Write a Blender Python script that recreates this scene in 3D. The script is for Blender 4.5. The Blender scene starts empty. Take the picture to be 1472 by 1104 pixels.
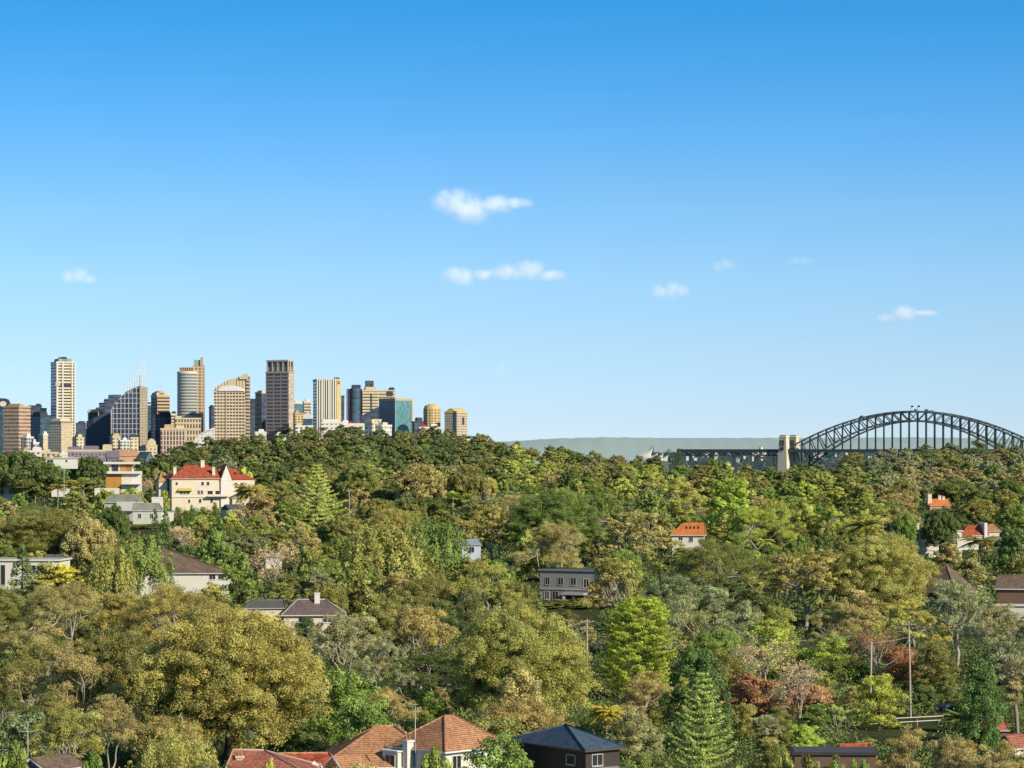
import bpy, math, random
import numpy as np
from mathutils import Vector, Matrix

R = math.radians
F = 3940.0          # focal length in photo pixels (1472 wide)
ZC = 70.0           # eye height above the harbour
HOR = 648.0         # photo row of the eye level
SC = bpy.context.scene
COL = SC.collection
rng = np.random.default_rng(7)
random.seed(7)

def X(px, Y): return (px - 736.0) / F * Y
def Zr(py, Y): return ZC - (py - HOR) / F * Y

# ------------------------------------------------------------------ terrain
RIDGE_PX = [-400, 0, 60, 150, 210, 250, 300, 380, 450, 520, 570, 620, 680, 720, 780, 860, 900, 960, 1000, 1060, 1130, 1200, 1260, 1320, 1400, 1472, 1900]
RIDGE_PY = [650, 648, 650, 658, 655, 640, 627, 622, 610, 611, 618, 612, 621, 629, 641, 648, 651, 653, 656, 664, 667, 661, 647, 638, 635, 639, 646]
NY = np.array([100, 300, 380, 500, 720, 1000, 1400, 1800, 2300, 2700.])
def ridge(px): return float(np.interp(px, RIDGE_PX, RIDGE_PY))
CANOPY = 11.5
def canopy_z(px, Y):
    rr = ridge(px)
    rows = [1104, 1000, 900, 800, 720, rr + .42 * (720 - rr), rr]
    zs = [ZC - (r - HOR) / F * y for r, y in zip(rows, NY[1:8])]
    zs = [zs[0] + 1.0] + zs + [12.0, 10.0]
    return float(np.interp(Y, NY, zs))
def ground(x, Y):
    px = 736 + x * F / max(Y, 50)
    h = CANOPY if Y < 1800 else max(9.0, CANOPY - (Y - 1800) * .005)
    g = canopy_z(px, Y) - h
    return g + .5 * math.sin(x * .031 + Y * .017) + .4 * math.sin(x * .011 - Y * .043)
def Y_of_row(px, row, h=CANOPY):
    """depth at which a thing of height h standing on the ground has its top in this photo row"""
    best = None
    prev = None
    for Y in np.arange(285, 1900, 6.0):
        r = HOR + (ZC - (ground(X(px, Y), Y) + h)) / Y * F
        if r <= row: return float(Y)
    return 1800.0

# ------------------------------------------------------------------ materials
MATS = {}
def nd(nt, t, **kw):
    n = nt.nodes.new(t)
    for k, v in kw.items():
        if k == 'op': n.operation = v
        else: setattr(n, k, v)
    return n
def mth(nt, op, a, b=None):
    n = nt.nodes.new('ShaderNodeMath'); n.operation = op
    for i, v in enumerate((a, b)):
        if v is None: continue
        if isinstance(v, (int, float)): n.inputs[i].default_value = v
        else: nt.links.new(v, n.inputs[i])
    return n.outputs[0]
def mixc(nt, fac, a, b, blend='MIX'):
    n = nt.nodes.new('ShaderNodeMix'); n.data_type = 'RGBA'; n.blend_type = blend
    for i, v in ((0, fac), (6, a), (7, b)):
        if isinstance(v, (int, float)): n.inputs[i].default_value = v
        elif isinstance(v, tuple): n.inputs[i].default_value = (*v, 1) if len(v) == 3 else v
        else: nt.links.new(v, n.inputs[i])
    return n.outputs[2]
def base_mat(name):
    m = bpy.data.materials.new(name); m.use_nodes = True
    nt = m.node_tree; b = nt.nodes['Principled BSDF']
    return m, nt, b
def mat(name, col, rough=.8, ns=.6, amt=.25, metal=0, spec=.3):
    """plain surface with large and small weathering noise"""
    if name in MATS: return MATS[name]
    m, nt, b = base_mat(name)
    tc = nd(nt, 'ShaderNodeTexCoord')
    n1 = nd(nt, 'ShaderNodeTexNoise'); n1.inputs['Scale'].default_value = ns; n1.inputs['Detail'].default_value = 6
    nt.links.new(tc.outputs['Object'], n1.inputs['Vector'])
    f = mth(nt, 'ADD', mth(nt, 'MULTIPLY', n1.outputs[0], 2 * amt), 1 - amt)
    c = mixc(nt, 1.0, col, (1, 1, 1), 'MULTIPLY')
    v = nd(nt, 'ShaderNodeCombineColor')
    for i in range(3): nt.links.new(f, v.inputs[i])
    c = mixc(nt, 1.0, col, v.outputs[0], 'MULTIPLY')
    nt.links.new(c, b.inputs['Base Color'])
    b.inputs['Roughness'].default_value = rough; b.inputs['Metallic'].default_value = metal
    b.inputs['Specular IOR Level'].default_value = spec
    MATS[name] = m
    return m
def facade(name, wall, glass, fh=4.0, wf=.55, bw=4.0, mf=.75, gr=.25, gvar=.8, off=0.0, band=0):
    """wall with rows of windows; UV is in metres (u along the wall, v up)"""
    if name in MATS: return MATS[name]
    m, nt, b = base_mat(name)
    uv = nd(nt, 'ShaderNodeUVMap'); s = nd(nt, 'ShaderNodeSeparateXYZ'); nt.links.new(uv.outputs[0], s.inputs[0])
    v = mth(nt, 'DIVIDE', mth(nt, 'ADD', s.outputs[1], off), fh); u = mth(nt, 'DIVIDE', s.outputs[0], bw)
    fv = mth(nt, 'FRACT', v); fu = mth(nt, 'FRACT', u)
    win = mth(nt, 'MULTIPLY', mth(nt, 'LESS_THAN', fv, wf), mth(nt, 'LESS_THAN', fu, mf))
    if band:   # every so many floors a plain service band
        fb = mth(nt, 'FRACT', mth(nt, 'DIVIDE', mth(nt, 'FLOOR', v), band))
        win = mth(nt, 'MULTIPLY', win, mth(nt, 'GREATER_THAN', fb, .5 / band))
    cv = nd(nt, 'ShaderNodeCombineXYZ')
    nt.links.new(mth(nt, 'FLOOR', u), cv.inputs[0]); nt.links.new(mth(nt, 'FLOOR', v), cv.inputs[1])
    wn = nd(nt, 'ShaderNodeTexWhiteNoise'); wn.noise_dimensions = '2D'; nt.links.new(cv.outputs[0], wn.inputs['Vector'])
    no = nd(nt, 'ShaderNodeTexNoise'); no.inputs['Scale'].default_value = .035; no.inputs['Detail'].default_value = 5
    tc = nd(nt, 'ShaderNodeTexCoord'); nt.links.new(tc.outputs['Object'], no.inputs['Vector'])
    gv = mth(nt, 'ADD', mth(nt, 'MULTIPLY', wn.outputs['Value'], gvar), 1 - gvar / 2)
    gcol = nd(nt, 'ShaderNodeVectorMath'); gcol.operation = 'SCALE'; gcol.inputs[0].default_value = tuple(g_ * 1.45 for g_ in glass); nt.links.new(gv, gcol.inputs['Scale'])
    wcol = nd(nt, 'ShaderNodeVectorMath'); wcol.operation = 'SCALE'; wcol.inputs[0].default_value = wall
    nt.links.new(mth(nt, 'ADD', mth(nt, 'MULTIPLY', no.outputs[0], .4), .8), wcol.inputs['Scale'])
    c = mixc(nt, win, wcol.outputs[0], gcol.outputs[0])
    nt.links.new(c, b.inputs['Base Color'])
    nt.links.new(mth(nt, 'SUBTRACT', .85, mth(nt, 'MULTIPLY', win, .85 - gr)), b.inputs['Roughness'])
    b.inputs['Specular IOR Level'].default_value = .4
    MATS[name] = m
    return m
def tiles(name, col, course=.34, tile=.28, var=.5, ridge_dark=.35):
    """roof tiles: courses along the slope, every tile its own shade"""
    if name in MATS: return MATS[name]
    m, nt, b = base_mat(name)
    uv = nd(nt, 'ShaderNodeUVMap'); s = nd(nt, 'ShaderNodeSeparateXYZ'); nt.links.new(uv.outputs[0], s.inputs[0])
    v = mth(nt, 'DIVIDE', s.outputs[1], course); u = mth(nt, 'DIVIDE', s.outputs[0], tile)
    cv = nd(nt, 'ShaderNodeCombineXYZ')
    nt.links.new(mth(nt, 'FLOOR', u), cv.inputs[0]); nt.links.new(mth(nt, 'FLOOR', v), cv.inputs[1])
    wn = nd(nt, 'ShaderNodeTexWhiteNoise'); wn.noise_dimensions = '2D'; nt.links.new(cv.outputs[0], wn.inputs['Vector'])
    no = nd(nt, 'ShaderNodeTexNoise'); no.inputs['Scale'].default_value = .5; no.inputs['Detail'].default_value = 7
    tc = nd(nt, 'ShaderNodeTexCoord'); nt.links.new(tc.outputs['Object'], no.inputs['Vector'])
    fv = mth(nt, 'FRACT', v)
    gap = mth(nt, 'SUBTRACT', 1.0, mth(nt, 'MULTIPLY', mth(nt, 'LESS_THAN', fv, .3), ridge_dark))
    k = mth(nt, 'MULTIPLY', gap, mth(nt, 'ADD', mth(nt, 'MULTIPLY', wn.outputs['Value'], var), 1 - var / 2))
    k = mth(nt, 'MULTIPLY', k, mth(nt, 'ADD', mth(nt, 'MULTIPLY', no.outputs[0], .9), .55))
    sc = nd(nt, 'ShaderNodeVectorMath'); sc.operation = 'SCALE'; sc.inputs[0].default_value = col; nt.links.new(k, sc.inputs['Scale'])
    nt.links.new(sc.outputs[0], b.inputs['Base Color'])
    b.inputs['Roughness'].default_value = .7; b.inputs['Specular IOR Level'].default_value = .25
    bu = nd(nt, 'ShaderNodeBump'); bu.inputs['Strength'].default_value = .6; bu.inputs['Distance'].default_value = .05
    nt.links.new(fv, bu.inputs['Height']); nt.links.new(bu.outputs[0], b.inputs['Normal'])
    MATS[name] = m
    return m
def leaf_mat(name, trans=.3, warm=(1.25, 1.0, .55)):
    if name in MATS: return MATS[name]
    m = bpy.data.materials.new(name); m.use_nodes = True; nt = m.node_tree; nt.nodes.clear()
    out = nd(nt, 'ShaderNodeOutputMaterial')
    oi = nd(nt, 'ShaderNodeObjectInfo')
    at = nd(nt, 'ShaderNodeAttribute'); at.attribute_name = 'tint'
    s = nd(nt, 'ShaderNodeSeparateXYZ'); nt.links.new(at.outputs['Vector'], s.inputs[0])
    k = mth(nt, 'ADD', mth(nt, 'MULTIPLY', s.outputs[0], 3.4), 1.6)
    warmc = mixc(nt, 1.0, oi.outputs['Color'], warm, 'MULTIPLY')
    c = mixc(nt, s.outputs[1], oi.outputs['Color'], warmc)
    vm = nd(nt, 'ShaderNodeVectorMath'); vm.operation = 'SCALE'; nt.links.new(c, vm.inputs[0]); nt.links.new(k, vm.inputs['Scale'])
    hsn = nd(nt, 'ShaderNodeHueSaturation'); hsn.inputs['Saturation'].default_value = .94; nt.links.new(vm.outputs[0], hsn.inputs['Color'])
    d = nd(nt, 'ShaderNodeBsdfDiffuse'); nt.links.new(hsn.outputs[0], d.inputs[0])
    t = nd(nt, 'ShaderNodeBsdfTranslucent'); nt.links.new(hsn.outputs[0], t.inputs[0])
    mx = nd(nt, 'ShaderNodeMixShader'); mx.inputs[0].default_value = trans
    nt.links.new(d.outputs[0], mx.inputs[1]); nt.links.new(t.outputs[0], mx.inputs[2])
    nt.links.new(mx.outputs[0], out.inputs[0])
    MATS[name] = m
    return m

# ------------------------------------------------------------------ mesh helpers
class MB:
    def __init__(s): s.v = []; s.f = []; s.mi = []; s.sm = []
    def face(s, pts, mi=0, smooth=False):
        b = len(s.v); s.v.extend([tuple(p) for p in pts]); s.f.append(tuple(range(b, b + len(pts)))); s.mi.append(mi); s.sm.append(smooth)
    def box(s, x0, x1, y0, y1, z0, z1, mi=0, M=None, mis=None):
        c = [(x0, y0, z0), (x1, y0, z0), (x1, y1, z0), (x0, y1, z0), (x0, y0, z1), (x1, y0, z1), (x1, y1, z1), (x0, y1, z1)]
        if M is not None: c = [tuple(M @ Vector(p)) for p in c]
        fs = [(0, 1, 5, 4), (1, 2, 6, 5), (2, 3, 7, 6), (3, 0, 4, 7), (4, 5, 6, 7), (3, 2, 1, 0)]   # front right back left top bottom
        for i, f in enumerate(fs): s.face([c[k] for k in f], mis[i] if mis else mi)
        return s
    def prism(s, prof, y0, y1, mi=0, side=None):
        """prof: list of (x, z), counter-clockwise seen from the front (-y)"""
        side = mi if side is None else side
        s.face([(x, y0, z) for x, z in prof], mi)
        s.face([(x, y1, z) for x, z in reversed(prof)], mi)
        n = len(prof)
        for i in range(n):
            (xa, za), (xb, zb) = prof[i], prof[(i + 1) % n]
            s.face([(xa, y0, za), (xa, y1, za), (xb, y1, zb), (xb, y0, zb)], side)
        return s
    def tube(s, pts, rad, n=6, mi=0, cap=True):
        pts = [Vector(p) for p in pts]; rings = []
        if isinstance(rad, (int, float)): rad = [rad] * len(pts)
        up = Vector((.31, .17, .93)).normalized()
        for i, p in enumerate(pts):
            d = (pts[min(i + 1, len(pts) - 1)] - pts[max(i - 1, 0)]).normalized()
            a = d.cross(up)
            if a.length < .05: a = d.cross(Vector((1, 0, 0)))
            a.normalize(); b = d.cross(a)
            base = len(s.v)
            for k in range(n):
                t = 2 * math.pi * k / n
                s.v.append(tuple(p + (a * math.cos(t) + b * math.sin(t)) * rad[i]))
            rings.append(base)
        for i in range(len(rings) - 1):
            for k in range(n):
                k2 = (k + 1) % n
                s.f.append((rings[i] + k, rings[i + 1] + k, rings[i + 1] + k2, rings[i] + k2)); s.mi.append(mi); s.sm.append(True)
        if cap:
            s.f.append(tuple(rings[-1] + k for k in range(n - 1, -1, -1))); s.mi.append(mi); s.sm.append(False)
        return s
    def cyl(s, cx, cy, z0, z1, r, n=16, mi=0, r2=None, top=None):
        r2 = r if r2 is None else r2
        a = [(cx + r * math.cos(2 * math.pi * k / n), cy + r * math.sin(2 * math.pi * k / n), z0) for k in range(n)]
        b = [(cx + r2 * math.cos(2 * math.pi * k / n), cy + r2 * math.sin(2 * math.pi * k / n), z1) for k in range(n)]
        for k in range(n):
            k2 = (k + 1) % n
            s.face([a[k], a[k2], b[k2], b[k]], mi)
        s.face(b, mi if top is None else top)
        return s
    def build(s, name, mats, parent=None, loc=None, data_name=None):
        me = bpy.data.meshes.new(data_name or name)
        me.from_pydata(s.v, [], s.f)
        for m in (mats if isinstance(mats, (list, tuple)) else [mats]): me.materials.append(m)
        me.polygons.foreach_set('material_index', np.array(s.mi, dtype=np.int32))
        me.polygons.foreach_set('use_smooth', np.array(s.sm, dtype=bool))
        uvl = me.uv_layers.new(name='UVMap')
        uv = np.zeros(len(me.loops) * 2, dtype=np.float32)
        V = s.v
        for p in me.polygons:
            n = p.normal
            if abs(n.z) > .97: t = Vector((1, 0, 0)); b = Vector((0, 1, 0))
            else:
                t = Vector((-n.y, n.x, 0)).normalized(); b = n.cross(t)
            for li in p.loop_indices:
                q = Vector(V[me.loops[li].vertex_index])
                uv[2 * li] = q.dot(t); uv[2 * li + 1] = q.dot(b)
        uvl.data.foreach_set('uv', uv)
        o = bpy.data.objects.new(name, me); COL.objects.link(o)
        if parent is not None: o.parent = parent
        if loc is not None: o.location = loc
        return o

def tag(o, label, cat, group=None, kind=None):
    if label: o['label'] = label
    if cat: o['category'] = cat
    if group: o['group'] = group
    if kind: o['kind'] = kind
    return o
def thing(name, label, cat, loc=(0, 0, 0), rz=0.0, group=None):
    o = bpy.data.objects.new(name, None); COL.objects.link(o)
    o.empty_display_size = 1; o.location = loc; o.rotation_euler = (0, 0, rz)
    return tag(o, label, cat, group)

# ------------------------------------------------------------------ camera, sun, sky
cam_d = bpy.data.cameras.new('camera'); cam = bpy.data.objects.new('camera', cam_d); COL.objects.link(cam)
cam.location = (0, 0, ZC); cam.rotation_euler = (R(90), 0, 0)
cam_d.sensor_width = 36; cam_d.lens = 36 * F / 1472.0; cam_d.shift_y = (HOR - 552) / 1472.0
cam_d.clip_start = 1; cam_d.clip_end = 120000
SC.camera = cam

SUN_AZ_X, SUN_AZ_Y, SUN_EL = .74, -.67, 29.0      # towards the sun: to the right and behind the camera
sd = Vector((SUN_AZ_X, SUN_AZ_Y, 0)).normalized() * math.cos(R(SUN_EL)) + Vector((0, 0, math.sin(R(SUN_EL))))
sl = bpy.data.lights.new('sun', 'SUN'); sl.energy = 5.0; sl.angle = R(.53); sl.color = (1, .89, .71)
so = bpy.data.objects.new('sun', sl); COL.objects.link(so); so.location = (300, -300, 500)
so.rotation_euler = sd.to_track_quat('Z', 'Y').to_euler()

W = bpy.data.worlds.new('World'); SC.world = W; W.use_nodes = True
nt = W.node_tree; nt.nodes.clear()
wo = nd(nt, 'ShaderNodeOutputWorld'); bg = nd(nt, 'ShaderNodeBackground'); bg.inputs[1].default_value = .1
sky = nd(nt, 'ShaderNodeTexSky'); sky.sky_type = 'NISHITA'; sky.sun_disc = False
sky.sun_elevation = R(SUN_EL); sky.sun_rotation = math.atan2(SUN_AZ_X, SUN_AZ_Y)
sky.air_density = 1.0; sky.dust_density = .3; sky.ozone_density = 2.5; sky.altitude = 70
tc = nd(nt, 'ShaderNodeTexCoord')
sp = nd(nt, 'ShaderNodeSeparateXYZ'); nt.links.new(tc.outputs['Generated'], sp.inputs[0])
# a clear winter sky deepens quickly above the horizon: the elevation is stretched before the sky is looked up
zz = mth(nt, 'ADD', mth(nt, 'MULTIPLY', mth(nt, 'POWER', mth(nt, 'MAXIMUM', sp.outputs[2], 0.0), 1.15), 4.2), .06)
cb = nd(nt, 'ShaderNodeCombineXYZ'); nt.links.new(sp.outputs[0], cb.inputs[0]); nt.links.new(sp.outputs[1], cb.inputs[1]); nt.links.new(zz, cb.inputs[2])
nz = nd(nt, 'ShaderNodeVectorMath', op='NORMALIZE'); nt.links.new(cb.outputs[0], nz.inputs[0])
nt.links.new(nz.outputs[0], sky.inputs[0])
hs = nd(nt, 'ShaderNodeHueSaturation'); hs.inputs['Saturation'].default_value = 1.12; hs.inputs['Hue'].default_value = .49; hs.inputs['Value'].default_value = 1.0
nt.links.new(sky.outputs[0], hs.inputs['Color'])
rp = nd(nt, 'ShaderNodeValToRGB'); rp.color_ramp.interpolation = 'LINEAR'
nt.links.new(mth(nt, 'DIVIDE', sp.outputs[2], .5), rp.inputs[0])
stops = [(.0, (1.26, 1.2, 1.39)), (.0122, (1.42, 1.28, 1.4)), (.0376, (1.85, 1.62, 1.54)), (.063, (2.12, 1.96, 1.84)), (.088, (1.98, 2.15, 2.14)),
         (.1137, (1.48, 2.2, 2.45)), (.159, (.68, 2.15, 2.7)), (.25, (.7, 1.6, 2.0)), (.4, (.8, .95, 1.0)), (.5, (.8, .9, .95))]
els = rp.color_ramp.elements
els[0].position = 0; els[1].position = 1
for z_, c_ in stops[1:-1]: els.new(z_ / .5)
for e_, (z_, c_) in zip(els, stops): e_.color = (c_[0] / 3, c_[1] / 3, c_[2] / 3, 1)
sk = mixc(nt, 1.0, hs.outputs[0], rp.outputs[0], 'MULTIPLY')
s3 = nd(nt, 'ShaderNodeVectorMath', op='SCALE'); nt.links.new(sk, s3.inputs[0]); s3.inputs['Scale'].default_value = 3.0
nt.links.new(s3.outputs[0], bg.inputs[0])
nt.links.new(bg.outputs[0], wo.inputs[0])
SC.view_settings.view_transform = 'Standard'; SC.view_settings.look = 'None'; SC.view_settings.exposure = 0; SC.view_settings.gamma = 1
SC.cycles.max_bounces = 26; SC.cycles.diffuse_bounces = 2; SC.cycles.glossy_bounces = 2; SC.cycles.transparent_max_bounces = 6; SC.cycles.transmission_bounces = 3; SC.cycles.volume_bounces = 24
SC.cycles.use_denoising = True
# ------------------------------------------------------------------ trees
def unit(v):
    return v / np.maximum(np.linalg.norm(v, axis=-1, keepdims=True), 1e-9)
def sphere_pts(n, zmin=-1.0):
    z = rng.uniform(zmin, 1, n); t = rng.uniform(0, 2 * np.pi, n); r = np.sqrt(1 - z * z)
    return np.stack([r * np.cos(t), r * np.sin(t), z], 1)
class Leaves:
    """gathers many small leaf faces for one crown"""
    def __init__(s): s.V = []; s.T = []
    def quads(s, pos, nrm, size, aspect, tint, tang=None):
        n = len(pos)
        if n == 0: return
        if tang is None: tang = rng.normal(size=(n, 3))
        t = unit(np.cross(nrm, tang)); b = unit(np.cross(nrm, t))
        size = np.broadcast_to(np.asarray(size, float), (n,))[:, None]
        a = t * size * .5; c = b * size * .5 * aspect
        # a leaf spray is a kite, pointed at its tips
        V = np.stack([pos - a, pos - c * .9 + a * .1, pos + a, pos + c * .9 + a * .1], 1)
        s.V.append(V); s.T.append(tint)
    def clump(s, c, r, n, size, aspect=.6, flat=.8, rnd=.6, up=.25, tint0=.5, warm0=.3, zmin=-.75):
        d = sphere_pts(n, zmin)
        rad = r * rng.uniform(.62, 1.08, n)[:, None]
        pos = c + d * rad * np.array([1, 1, flat])
        nrm = unit(d + np.array([0, 0, up]) + rng.normal(size=(n, 3)) * rnd)
        tint = np.stack([np.clip(tint0 + rng.normal(size=n) * .17, 0, 1), np.clip(warm0 + rng.normal(size=n) * .2, 0, 1), np.zeros(n)], 1)
        s.quads(pos, nrm, size * rng.uniform(.7, 1.3, n), aspect, tint)
    def mesh(s, name, material):
        V = np.concatenate(s.V); T = np.concatenate(s.T); n = len(V)
        me = bpy.data.meshes.new(name)
        me.vertices.add(n * 4); me.vertices.foreach_set('co', V.reshape(-1).astype(np.float32))
        me.loops.add(n * 4); me.loops.foreach_set('vertex_index', np.arange(n * 4, dtype=np.int32))
        me.polygons.add(n); me.polygons.foreach_set('loop_start', np.arange(0, n * 4, 4, dtype=np.int32))
        me.polygons.foreach_set('loop_total', np.full(n, 4, dtype=np.int32))
        me.update(calc_edges=True)
        a = me.attributes.new('tint', 'FLOAT_VECTOR', 'FACE'); a.data.foreach_set('vector', T.reshape(-1).astype(np.float32))
        me.materials.append(material)
        return me

LEAF = leaf_mat('leaf', .34, (1.12, .99, .70))
LEAFB = leaf_mat('leaf_broad', .33, (1.06, 1.03, .7))
BARK_GUM = mat('pale gum bark', (.40, .35, .27), .85, .8, .35)
BARK = mat('grey brown bark', (.13, .10, .075), .9, 1.2, .35)
BARK_PALM = mat('palm bark', (.30, .25, .18), .9, 1.5, .3)

def mb_mesh(mb, name, m):
    me = bpy.data.meshes.new(name); me.from_pydata(mb.v, [], mb.f); me.materials.append(m)
    me.polygons.foreach_set('use_smooth', np.ones(len(mb.f), dtype=bool)); return me
def limb(mb, a, b, r0, r1, wob=.12, n=6, seg=5, sag=0.0):
    a = np.array(a, float); b = np.array(b, float); L = np.linalg.norm(b - a); pts = []
    off = rng.normal(size=3) * wob * L; off2 = rng.normal(size=3) * wob * .5 * L
    for i in range(seg):
        t = i / (seg - 1)
        p = a + (b - a) * t + off * math.sin(math.pi * t) + off2 * math.sin(2 * math.pi * t)
        p[2] += sag * L * math.sin(math.pi * t)
        pts.append(p)
    mb.tube(pts, [r0 + (r1 - r0) * (i / (seg - 1)) ** .8 for i in range(seg)], n)
    return pts

# level of detail: clumps per lobe, leaves per clump, leaf size
LOD = {'near': (7, 104, .30), 'mid': (5, 60, .52), 'far': (5, 30, .85)}

def lobes_crown(lv, lobes, lod, cr, flat=.75, lob_flat=.7, warm=.3, aspect=.6, rnd=.55, tintvar=.16, zmin=-.7, dens=1.0):
    nc, nl, ls = LOD[lod]
    if lod == 'far': tintvar *= .55; rnd *= .6
    for (c, r) in lobes:
        t0 = .5 + rng.normal() * tintvar * .7; w0 = np.clip(warm + rng.normal() * (.22 if lod != 'far' else .1), 0, 1)
        k = max(3, int(nc * (r / 2.0) ** 1.3))
        d = sphere_pts(k, -.35)
        for q in d:
            cc = c + q * r * np.array([1, 1, lob_flat]) * rng.uniform(.55, .95)
            lv.clump(cc, cr * rng.uniform(.75, 1.25), int(nl * dens * rng.uniform(.7, 1.3)), ls, aspect, flat, rnd, .3,
                     np.clip(t0 + rng.normal() * tintvar, .05, .95), w0, zmin)

def proto_dome(seed, lod, Wd=16., H=13., low=.30):
    """broad rounded crown of many small billows: fig, brush box, angophora"""
    global rng; rng = np.random.default_rng(seed)
    lv = Leaves(); mb = MB()
    cz = H * .50; a = Wd / 2; hz = H - cz
    n = (150 if Wd > 20 else 74) if lod != 'far' else 34
    gold = math.pi * (3 - 5 ** .5); lobes = []
    bump = rng.uniform(.75, 1.1, n)
    for i in range(n):
        z = 1 - 1.72 * (i + .5) / n; t = gold * i + rng.uniform(-.4, .4); r = math.sqrt(max(0, 1 - z * z))
        rl = Wd * rng.uniform(.10, .165) * (.76 if Wd > 20 else 1)
        p = np.array([r * math.cos(t) * (a - rl), r * math.sin(t) * (a - rl), cz + z * (hz - rl * .8) * (1 if z > 0 else .95)])
        p[:2] *= bump[i]; p[2] = cz + (p[2] - cz) * rng.uniform(.85, 1.08)
        lobes.append((p, rl))
    for i in range(n // 3):
        d = sphere_pts(1, -.2)[0]; lobes.append((np.array([0, 0, cz]) + d * np.array([a, a, hz]) * .5, Wd * .13))
    lobes_crown(lv, lobes, lod, Wd * (.036 if Wd > 20 else .058), .8, .75, .35, .6, .42)
    f = [np.array([rng.uniform(-.3, .3), rng.uniform(-.3, .3), H * .28])]
    limb(mb, (0, 0, -2.5), f[0], Wd * .042, Wd * .032, .03, 8)
    for i in rng.permutation(n)[: (16 if lod == 'near' else 8)]:
        limb(mb, f[0] + np.array([0, 0, rng.uniform(-.5, .5)]), lobes[i][0], Wd * .018, Wd * .004, .10, 5)
    return lv, mb, Wd, H, BARK

def proto_gum(seed, lod, Wd=14., H=16., sparse=.5, thin=False):
    """eucalypt: pale forking limbs, separate flattened leaf heads with gaps between"""
    global rng; rng = np.random.default_rng(seed)
    lv = Leaves(); mb = MB(); lobes = []
    fork = np.array([rng.uniform(-.5, .5), rng.uniform(-.5, .5), H * rng.uniform(.2, .3)])
    limb(mb, (0, 0, -2.5), fork, Wd * .026, Wd * .02, .05, 8)
    nm = int(rng.integers(3, 6)); a0 = rng.uniform(0, 6.28)
    for i in range(nm):
        t = a0 + i * 2 * math.pi / nm + rng.uniform(-.4, .4); q = rng.uniform(.22, .5)
        e = np.array([math.cos(t) * Wd * q * .62, math.sin(t) * Wd * q * .62, H * rng.uniform(.42, .60)])
        limb(mb, fork, e, Wd * .015, Wd * .009, .10, 6, 6)
        for j in range(int(rng.integers(4, 7)) + (4 if Wd > 20 else 0)):
            t2 = t + rng.uniform(-1.0, 1.0); q2 = min(.47, max(.05, q + rng.uniform(-.22, .16)))
            z2 = H * (1 - .62 * (q2 / .5) ** 2 * rng.uniform(.5, 1.3) - .16 * rng.uniform(0, 1) ** 2) - Wd * .07
            g = np.array([math.cos(t2) * Wd * q2, math.sin(t2) * Wd * q2, max(z2, H * .26)])
            limb(mb, e, g, Wd * .0085, Wd * .0035, .13, 5, 5)
            for k in range(3):
                g2 = g + rng.normal(size=3) * Wd * np.array([.07, .07, .06])
                limb(mb, e + (g - e) * rng.uniform(.4, .8), g2 - np.array([0, 0, Wd * .02]), Wd * .006, Wd * .002, .12, 4, 4)
                lobes.append((g2, Wd * rng.uniform(.075, .13) * (.85 if Wd > 20 else 1)))
    top = np.array([fork[0], fork[1], H - Wd * .09]); lobes.append((top, Wd * .1))
    for k in range(4):
        d = rng.normal(size=3) * Wd * np.array([.14, .14, .03]); lobes.append((np.array([0, 0, H * .86]) + d, Wd * .095))
    lobes_crown(lv, lobes, lod, Wd * (.045 if thin else .038 if Wd > 20 else .052), .75, .82, .45, .45, .5, .15, -.8, 1.0 if not thin else .62)
    return lv, mb, Wd, H, BARK_GUM

def proto_broad(seed, lod, Wd=10., H=11.):
    """garden broadleaf: a few big uneven lobes down to low branches"""
    global rng; rng = np.random.default_rng(seed)
    lv = Leaves(); mb = MB(); lobes = []
    n = 30 if lod != 'far' else 20
    for i in range(n):
        f = (i + .5) / n; z = H * (.06 + .86 * f); rr = Wd * .5 * math.sin(math.pi * (.22 + .72 * f)) ** .7
        rl = Wd * rng.uniform(.13, .21); t = i * 2.4 + rng.uniform(-.6, .6); k = max(0, rr - rl) * rng.uniform(.6, 1.1)
        lobes.append((np.array([math.cos(t) * k, math.sin(t) * k, min(z + rng.uniform(-.6, .6), H - rl * .8)]), rl))
    lobes.append((np.array([0, 0, H * .55]), Wd * .25))
    lobes_crown(lv, lobes, lod, Wd * .075, .85, .85, .3, .62, .45, .17)
    limb(mb, (0, 0, -2.5), (rng.uniform(-.3, .3), 0, H * .5), Wd * .034, Wd * .02, .03, 7)
    for i in rng.permutation(n)[:6]: limb(mb, (0, 0, H * .3), lobes[i][0], Wd * .014, Wd * .004, .08, 5)
    return lv, mb, Wd, H, BARK

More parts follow.
